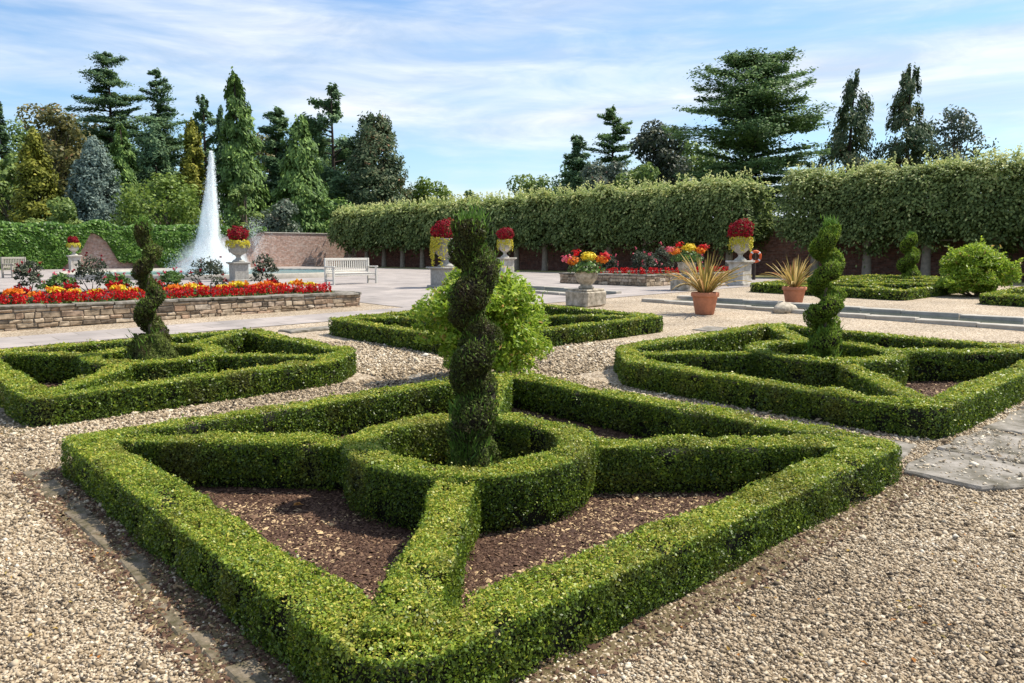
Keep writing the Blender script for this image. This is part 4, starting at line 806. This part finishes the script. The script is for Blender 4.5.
conifer('gold_cypress', 36, 76, 133, 22, 'gold', 'large golden yellow cypress at far left above the creeper', 'dense', 7000, .02, .40, pw=.62)
conifer('cedar_tree', 108, 105, 54, 28, 'pine', 'tall dark flat layered cedar left of the fountain', 'layered', 16000, .25, .40, whorls=12, pw=.55)
conifer('pine_tree', 160, 110, 70, 25, 'pine', 'open dark pine with drooping right side beside the layered cedar', 'layered', 9000, .28, .42, whorls=9, pw=.8)
conifer('blue_spruce', 93, 78, 142, 26, 'blue', 'blue-grey conical spruce between the golden cypress and fountain', 'dense', 8000, .02, .38, pw=.55)
conifer('weeping_conifer', 124, 88, 126, 17, 'green_con', 'green weeping conifer squeezed between the blue spruce and dark cone', 'drooping', 6000, .05, .5, pw=.5)
conifer('dark_cypress', 156, 90, 127, 19, 'pine', 'dark dense cone shaped cypress left of the jet', 'dense', 6500, .02, .45, pw=.5)
conifer('gold_cypress', 193, 92, 122, 16, 'gold', 'slender golden cypress directly left of the jet top', 'dense', 6000, .05, .42, pw=.6)
conifer('slender_pine', 206, 112, 98, 11, 'pine', 'thin bare trunked pine with small crown above the jet', 'scots', 2200, .55, .5, whorls=14)
conifer('tall_cypress', 241, 90, 75, 27, 'green_con', 'tallest green columnar cypress just right of the fountain jet', 'drooping', 11000, .03, .5, pw=.62)
conifer('tall_cypress', 222, 94, 108, 13, 'pine', 'narrow darker cypress touching the tallest columnar cypress', 'drooping', 4500, .05, .5, pw=.7)
conifer('fir_tree', 274, 100, 107, 20, 'pine', 'dark fir top between the columnar cypress and the shaggy conifer', 'open', 7000, .25, .5, pw=.45, whorls=30)
conifer('shaggy_conifer', 299, 84, 119, 28, 'green_con', 'shaggy mid green conifer above the brick wall', 'drooping', 10000, .02, .48, pw=.55)
conifer('scots_pine', 334, 100, 87, 28, 'pine', 'leaning open scots pine with gaps of sky left of the bushy fir', 'scots', 6500, .22, .5, whorls=26)
conifer('bushy_fir', 375, 98, 118, 30, 'spruce', 'dark bushy fir at the right end of the left tree group', 'dense', 11000, .05, .48, pw=.42)
broadleaf('round_shrub', 245, 74, 176, 17, 'broad', 'rounded dark green shrub right of the jet below the columnar cypress', 3500, .03, .32, 18)
broadleaf('spreading_shrub', 165, 73, 172, 44, 'fresh', 'wide light green spreading shrub behind the creeper wall left of the jet', 9000, .03, .36, 40)
broadleaf('pale_shrub', 275, 76, 196, 26, 'grey_leaf', 'greyish shrub above the brick wall behind the low spray', 4000, .03, .34, 20)
broadleaf('pale_shrub', 62, 72, 196, 26, 'broad', 'low green shrub between golden cypress and blue spruce', 4000, .03, .34, 18)
broadleaf('pale_shrub', 330, 84, 196, 30, 'green_con', 'green undergrowth below the scots pine', 4500, .03, .38, 18)
broadleaf('distant_tree', 430, 110, 175, 26, 'fresh', 'pale distant tree above the lime hedge right of the bushy fir', 4500, .1, .5, 24)
broadleaf('distant_tree', 466, 116, 186, 18, 'broad', 'small distant tree hidden by the top of the dark spiral', 3000, .1, .5, 18)
broadleaf('distant_tree', 532, 110, 171, 30, 'broad', 'rounded distant tree at the left end of the right tree group', 5500, .1, .5, 28)
conifer('fir_tree', 576, 100, 135, 20, 'pine', 'dark fir at the left of the right tree group', 'open', 6500, .15, .5, pw=.5, whorls=26)
conifer('open_pine', 613, 104, 108, 24, 'cedar', 'open pointed pine between dark fir and the dark broad tree', 'layered', 8000, .3, .4, whorls=8, pw=.9)
broadleaf('yew_tree', 600, 88, 156, 32, 'grey_leaf', 'low dark rounded tree below the open pointed pine', 6500, .05, .42, 28)
broadleaf('oak_tree', 658, 95, 116, 34, 'dark_plant', 'dark broad tree touching the left side of the great cedar', 9000, .12, .5, 36)
broadleaf('yew_tree', 640, 84, 160, 30, 'broad', 'low green tree below the dark broad tree above the lime hedge', 5500, .05, .42, 24)
conifer('great_cedar', 750, 72, 57, 53, 'cedar', 'great wide layered cedar above the gap in the lime hedge', 'layered', 36000, .10, .34, whorls=19, pw=.42)
conifer('spruce_tree', 846, 74, 79, 43, 'spruce', 'bushy brown coned spruce right of the great cedar', 'drooping', 10000, .12, .34, pw=.7, whorls=10)
conifer('spruce_tree', 909, 74, 69, 36, 'spruce', 'tall narrow brown coned spruce left of the sparse birch', 'drooping', 10000, .05, .36, pw=.62, whorls=11)
broadleaf('birch_tree', 957, 76, 96, 30, 'grey_leaf', 'sparse pale birch right of the narrow spruce', 4200, .22, .36, 34, gap=.05)
for i, (px, D, ty, hw, who) in enumerate(((25, 125, 118, 38, 'behind the golden cypress'), (85, 125, 105, 36, 'behind the blue spruce'), (135, 128, 112, 36, 'behind the weeping conifer'), (182, 122, 124, 34, 'behind the slender golden cypress'), (262, 118, 125, 38, 'behind the columnar cypress'), (315, 118, 128, 38, 'behind the shaggy conifer'), (355, 115, 138, 34, 'between the scots pine and the bushy fir'), (395, 112, 172, 24, 'right of the bushy fir'), (578, 116, 158, 36, 'behind the dark fir of the right group'), (690, 110, 132, 36, 'left of the great cedar and behind the dark broad tree'))):
    broadleaf('woodland_tree', px, D, ty, hw, ('broad', 'brown_leaf', 'pine')[i % 3], 'shadowy woodland tree '+who, 7500, .02, .55, 26)
# pleached limes: one tree each
LP = [(34.15, y_) for y_ in np.arange(18.6, 61, 2.9)]; RP = [(34.0, y_) for y_ in (13.6, 11.0, 8.35, 5.6, 2.9, .2, -2.5, -5.2)]
ORD = 'first second third fourth fifth sixth seventh eighth ninth tenth eleventh twelfth thirteenth fourteenth fifteenth sixteenth'.split()
def lime(x, y, label, wy, h0=1.80, h1=5.15, seed=0):
    t = tag(empty('lime_tree', (x, y, ZT)), label, 'tree', 'pleached lime trees along the brick wall'); g = Geo()
    g.tube([(0, 0, -.3), (0, 0, .12), (.03, .02, 1.0), (0, 0, 2.2), (.05, 0, 3.8)], [.30, .235, .20, .17, .06], M['bark_pale'], 10)
    segs = [((0, 0, z_), (random.uniform(-.5, .5), s*wy*.45, z_+random.uniform(.1, .4)), .07, .025) for z_ in (1.7, 2.5, 3.3, 4.1) for s in (-1, 1)]; limbs(g, None, segs, M['bark_pale']); g.build('trunk', t)
    D = depth(x, y); s = float(np.clip(.0040*D, .15, .25)); n = int(5200*(.19/s)**2*(wy/2.8)); wx = 1.25
    face = rng.random(n); P = np.empty((n, 3)); N = np.zeros((n, 3)); yy = rng.uniform(-.55*wy, .55*wy, n); zz = rng.uniform(h0, h1, n)
    f = face < .52; P[f] = np.c_[np.full(f.sum(), -wx), yy[f], zz[f]]; N[f] = (-1, 0, .25)
    b = (face >= .52) & (face < .64); P[b] = np.c_[np.full(b.sum(), wx), yy[b], zz[b]]; N[b] = (1, 0, .15)
    tp = (face >= .64) & (face < .90); P[tp] = np.c_[rng.uniform(-wx, wx, tp.sum()), yy[tp], np.full(tp.sum(), h1)]; N[tp] = (0, 0, 1)
    bt = face >= .90; P[bt] = np.c_[rng.uniform(-wx, wx, bt.sum()), yy[bt], np.full(bt.sum(), h0)]; N[bt] = (0, 0, -1)
    rel = np.abs(P[:, 2]-(h0+h1)/2)/((h1-h0)/2); P[:, 0] *= np.where(P[:, 0] < 0, 1-.34*rel**3, 1.75); P[:, 2] -= np.where(tp, .35*(np.abs(P[:, 0])/wx)**3, 0)  # crown backs deepened towards the wall, shaped to block sky light
    W = P+np.array([x, y, 0]); P = P+N*(vnoise(W, .75, 31)*.30+vnoise(W, 2.2, 32)*.20-np.abs(rng.normal(0, .16, n)))[:, None]
    P[:, 2] += np.where(bt, vnoise(W, 1.1, 33)*.35, 0)+tp*vnoise(W, .55, 34)*.28
    hole = (vnoise(W, 1.7, 35) > .42) & (rng.random(n) < .55); k = ~hole; P, N, tp = P[k], N[k], tp[k]; n = len(P)
    yb = np.abs(P[:, 1])/(.5*wy); P = P+N*(.36*(np.cos(np.clip(yb, 0, 1.1)*math.pi/2)-.5))[:, None]; P[:, 2] += np.where(P[:, 2] < h0+1.1, .75*np.clip(yb, 0, 1.1)**2*(1-np.clip((P[:, 2]-h0)/1.1, 0, 1)), 0)
    g = Geo(); c = P[rng.choice(n, n//11)]; nc = len(c); cn = N[rng.choice(n, 1)]*0+norm(np.c_[np.sign(c[:, 0])*np.where(c[:, 2] > h1-.5, .2, .8), rng.normal(0, .35, nc), np.full(nc, .85)]); ct = np.clip(rng.normal(.46, .16, nc)+.16*vnoise(c+np.array([x, y, 0]), .9, 36)+np.clip((c[:, 2]-h1+1.1)/1.1, 0, 1)*.40-.10*(c[:, 2] < h0+1.), 0, 1)  # lit top and shaded bottom of the crown put into the cluster tint
    K = 14; cc = np.repeat(c, K, 0); cN = np.repeat(cn, K, 0); off = rng.normal(0, 1, (nc*K, 3)); off = off-cN*(off*cN).sum(1, keepdims=True)*.9; q = cc+off*.22-np.array([0, 0, 1.])*(np.linalg.norm(off, axis=1)**2)[:, None]*.035
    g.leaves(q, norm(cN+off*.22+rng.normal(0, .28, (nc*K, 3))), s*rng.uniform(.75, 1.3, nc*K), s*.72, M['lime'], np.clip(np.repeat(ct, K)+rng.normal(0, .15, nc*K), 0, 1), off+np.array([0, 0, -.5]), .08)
    m = 420; q = np.c_[rng.uniform(-wx*.8, wx*.8, m), rng.uniform(-.5*wy, .5*wy, m)]
    for j in range(m//13):                                       # upright new shoots along the top
        k0 = 13; u = np.linspace(0, 1, k0); hgt = random.uniform(.25, .85); c = q[j]; P = np.c_[c[0]+rng.normal(0, .05, k0), c[1]+rng.normal(0, .05, k0), h1-.15+u*hgt]
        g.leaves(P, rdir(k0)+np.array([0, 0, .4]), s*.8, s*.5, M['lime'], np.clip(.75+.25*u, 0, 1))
    if wy: 
        n2 = int(n*.35); P = np.c_[rng.uniform(-wx*.7, wx*1.6, n2), rng.uniform(-.5*wy, .5*wy, n2), rng.uniform(h0+.15, h1-.2, n2)]; g.leaves(P, rdir(n2), s*1.5, s*1.2, M['lime'], .15)  # dark inner leaves: shade between the clumps put into leaf colour
    g.build('crown', t); return t
for i, (x, y) in enumerate(LP): lime(x, y, ORD[i]+' clipped lime tree to the left of the brick gap', 2.9)
for i, (x, y) in enumerate(RP): lime(x, y, ORD[i]+' clipped lime tree to the right of the brick gap', 2.7)
# ------------------------------------------------------------------ camera, light, sky
cam = bpy.data.objects.new('camera', bpy.data.cameras.new('camera')); COL.objects.link(cam); SC.camera = cam
fw = Vector((cY*math.cos(PITCH), sY*math.cos(PITCH), -math.sin(PITCH))); rt = Vector((sY, -cY, 0)); up = rt.cross(fw)
Mx = Matrix((rt, up, -fw)).transposed().to_4x4(); Mx.translation = (CX, CY, CZ); cam.matrix_world = Mx
cam.data.sensor_width = 36; cam.data.lens = FPX*36/1024; cam.data.clip_end = 4000; cam.data.clip_start = .05
az = rt*.95+Vector((cY, sY, 0))*.32; az.normalize(); EL = math.radians(57)
sd = Vector((az.x*math.cos(EL), az.y*math.cos(EL), math.sin(EL)))
sun = bpy.data.objects.new('sun', bpy.data.lights.new('sun', 'SUN')); COL.objects.link(sun); sun.rotation_euler = sd.to_track_quat('Z', 'Y').to_euler()
sun.data.energy = 3.9; sun.data.angle = math.radians(.6); sun.data.color = (1, .93, .80)
w = bpy.data.worlds.new('World'); SC.world = w; w.use_nodes = True; nt = w.node_tree; n = nt.nodes; l = nt.links
sky = n.new('ShaderNodeTexSky'); sky.sky_type = 'NISHITA'; sky.sun_disc = False; sky.sun_elevation = EL; sky.sun_rotation = math.atan2(sd.x, sd.y); sky.air_density = 1.2; sky.dust_density = .6; sky.ozone_density = 2.
tc = n.new('ShaderNodeTexCoord'); mp = n.new('ShaderNodeMapping'); mp.vector_type = 'POINT'; mp.inputs['Rotation'].default_value = (0, .10, -YAW); mp.inputs['Scale'].default_value = (1.6, 1.6, 10.5)
mp.inputs['Location'].default_value = (.3, .8, .35)
l.new(tc.outputs['Generated'], mp.inputs['Vector'])
n1 = n.new('ShaderNodeTexNoise'); n1.inputs['Scale'].default_value = 1.15; n1.inputs['Detail'].default_value = 9; n1.inputs['Roughness'].default_value = .54; n1.inputs['Distortion'].default_value = .35; l.new(mp.outputs[0], n1.inputs['Vector'])
cr = ramp(n, [(.38, (.03,)*3), (.51, (.48,)*3), (.66, (.95,)*3)]); l.new(n1.outputs['Fac'], cr.inputs[0])
mx = n.new('ShaderNodeMixRGB'); l.new(cr.outputs[0], mx.inputs[0]); tn = n.new('ShaderNodeMixRGB'); tn.blend_type = 'MULTIPLY'; tn.inputs[0].default_value = 1; tn.inputs[2].default_value = (.80, .93, 1.06, 1); l.new(sky.outputs[0], tn.inputs[1]); l.new(tn.outputs[0], mx.inputs[1]); 
mp2 = n.new('ShaderNodeMapping'); mp2.inputs['Rotation'].default_value = (0, -.05, -YAW); mp2.inputs['Scale'].default_value = (4, 4, 22); l.new(tc.outputs['Generated'], mp2.inputs['Vector'])
n2 = n.new('ShaderNodeTexNoise'); n2.inputs['Scale'].default_value = 1.2; n2.inputs['Detail'].default_value = 8; n2.inputs['Roughness'].default_value = .6; n2.inputs['Distortion'].default_value = .6; l.new(mp2.outputs[0], n2.inputs['Vector'])
cc = ramp(n, [(.36, (3.9/8, 4.5/8, 5.4/8)), (.62, (5.9/8, 6.2/8, 6.6/8))]); l.new(n2.outputs['Fac'], cc.inputs[0])
sc8 = n.new('ShaderNodeMixRGB'); sc8.blend_type = 'MULTIPLY'; sc8.inputs[0].default_value = 1; sc8.inputs[2].default_value = (8, 8, 8, 1); l.new(cc.outputs[0], sc8.inputs[1]); l.new(sc8.outputs[0], mx.inputs[2])
ad = n.new('ShaderNodeMath'); ad.operation = 'MULTIPLY_ADD'; ad.inputs[1].default_value = .22; l.new(n2.outputs['Fac'], ad.inputs[0]); sb = n.new('ShaderNodeMath'); sb.operation = 'SUBTRACT'; sb.inputs[1].default_value = .11; l.new(n1.outputs['Fac'], sb.inputs[0]); l.new(sb.outputs[0], ad.inputs[2]); l.new(ad.outputs[0], cr.inputs[0])
bg = n['Background']; l.new(mx.outputs[0], bg.inputs['Color']); bg.inputs['Strength'].default_value = .10
SC.view_settings.view_transform = 'Standard'; SC.view_settings.look = 'None'; SC.view_settings.exposure = .80; SC.view_settings.gamma = 1
SC.render.engine = 'CYCLES'; SC.cycles.max_bounces = 8; SC.cycles.diffuse_bounces = 4; SC.cycles.volume_bounces = 5; SC.cycles.volume_max_steps = 128; SC.cycles.volume_step_rate = 1.5; SC.cycles.transparent_max_bounces = 24; SC.cycles.transmission_bounces = 3; SC.cycles.caustics_reflective = False; SC.cycles.caustics_refractive = False
try: SC.cycles.use_denoising = True; SC.cycles.denoiser = 'OPENIMAGEDENOISE'
except Exception: pass
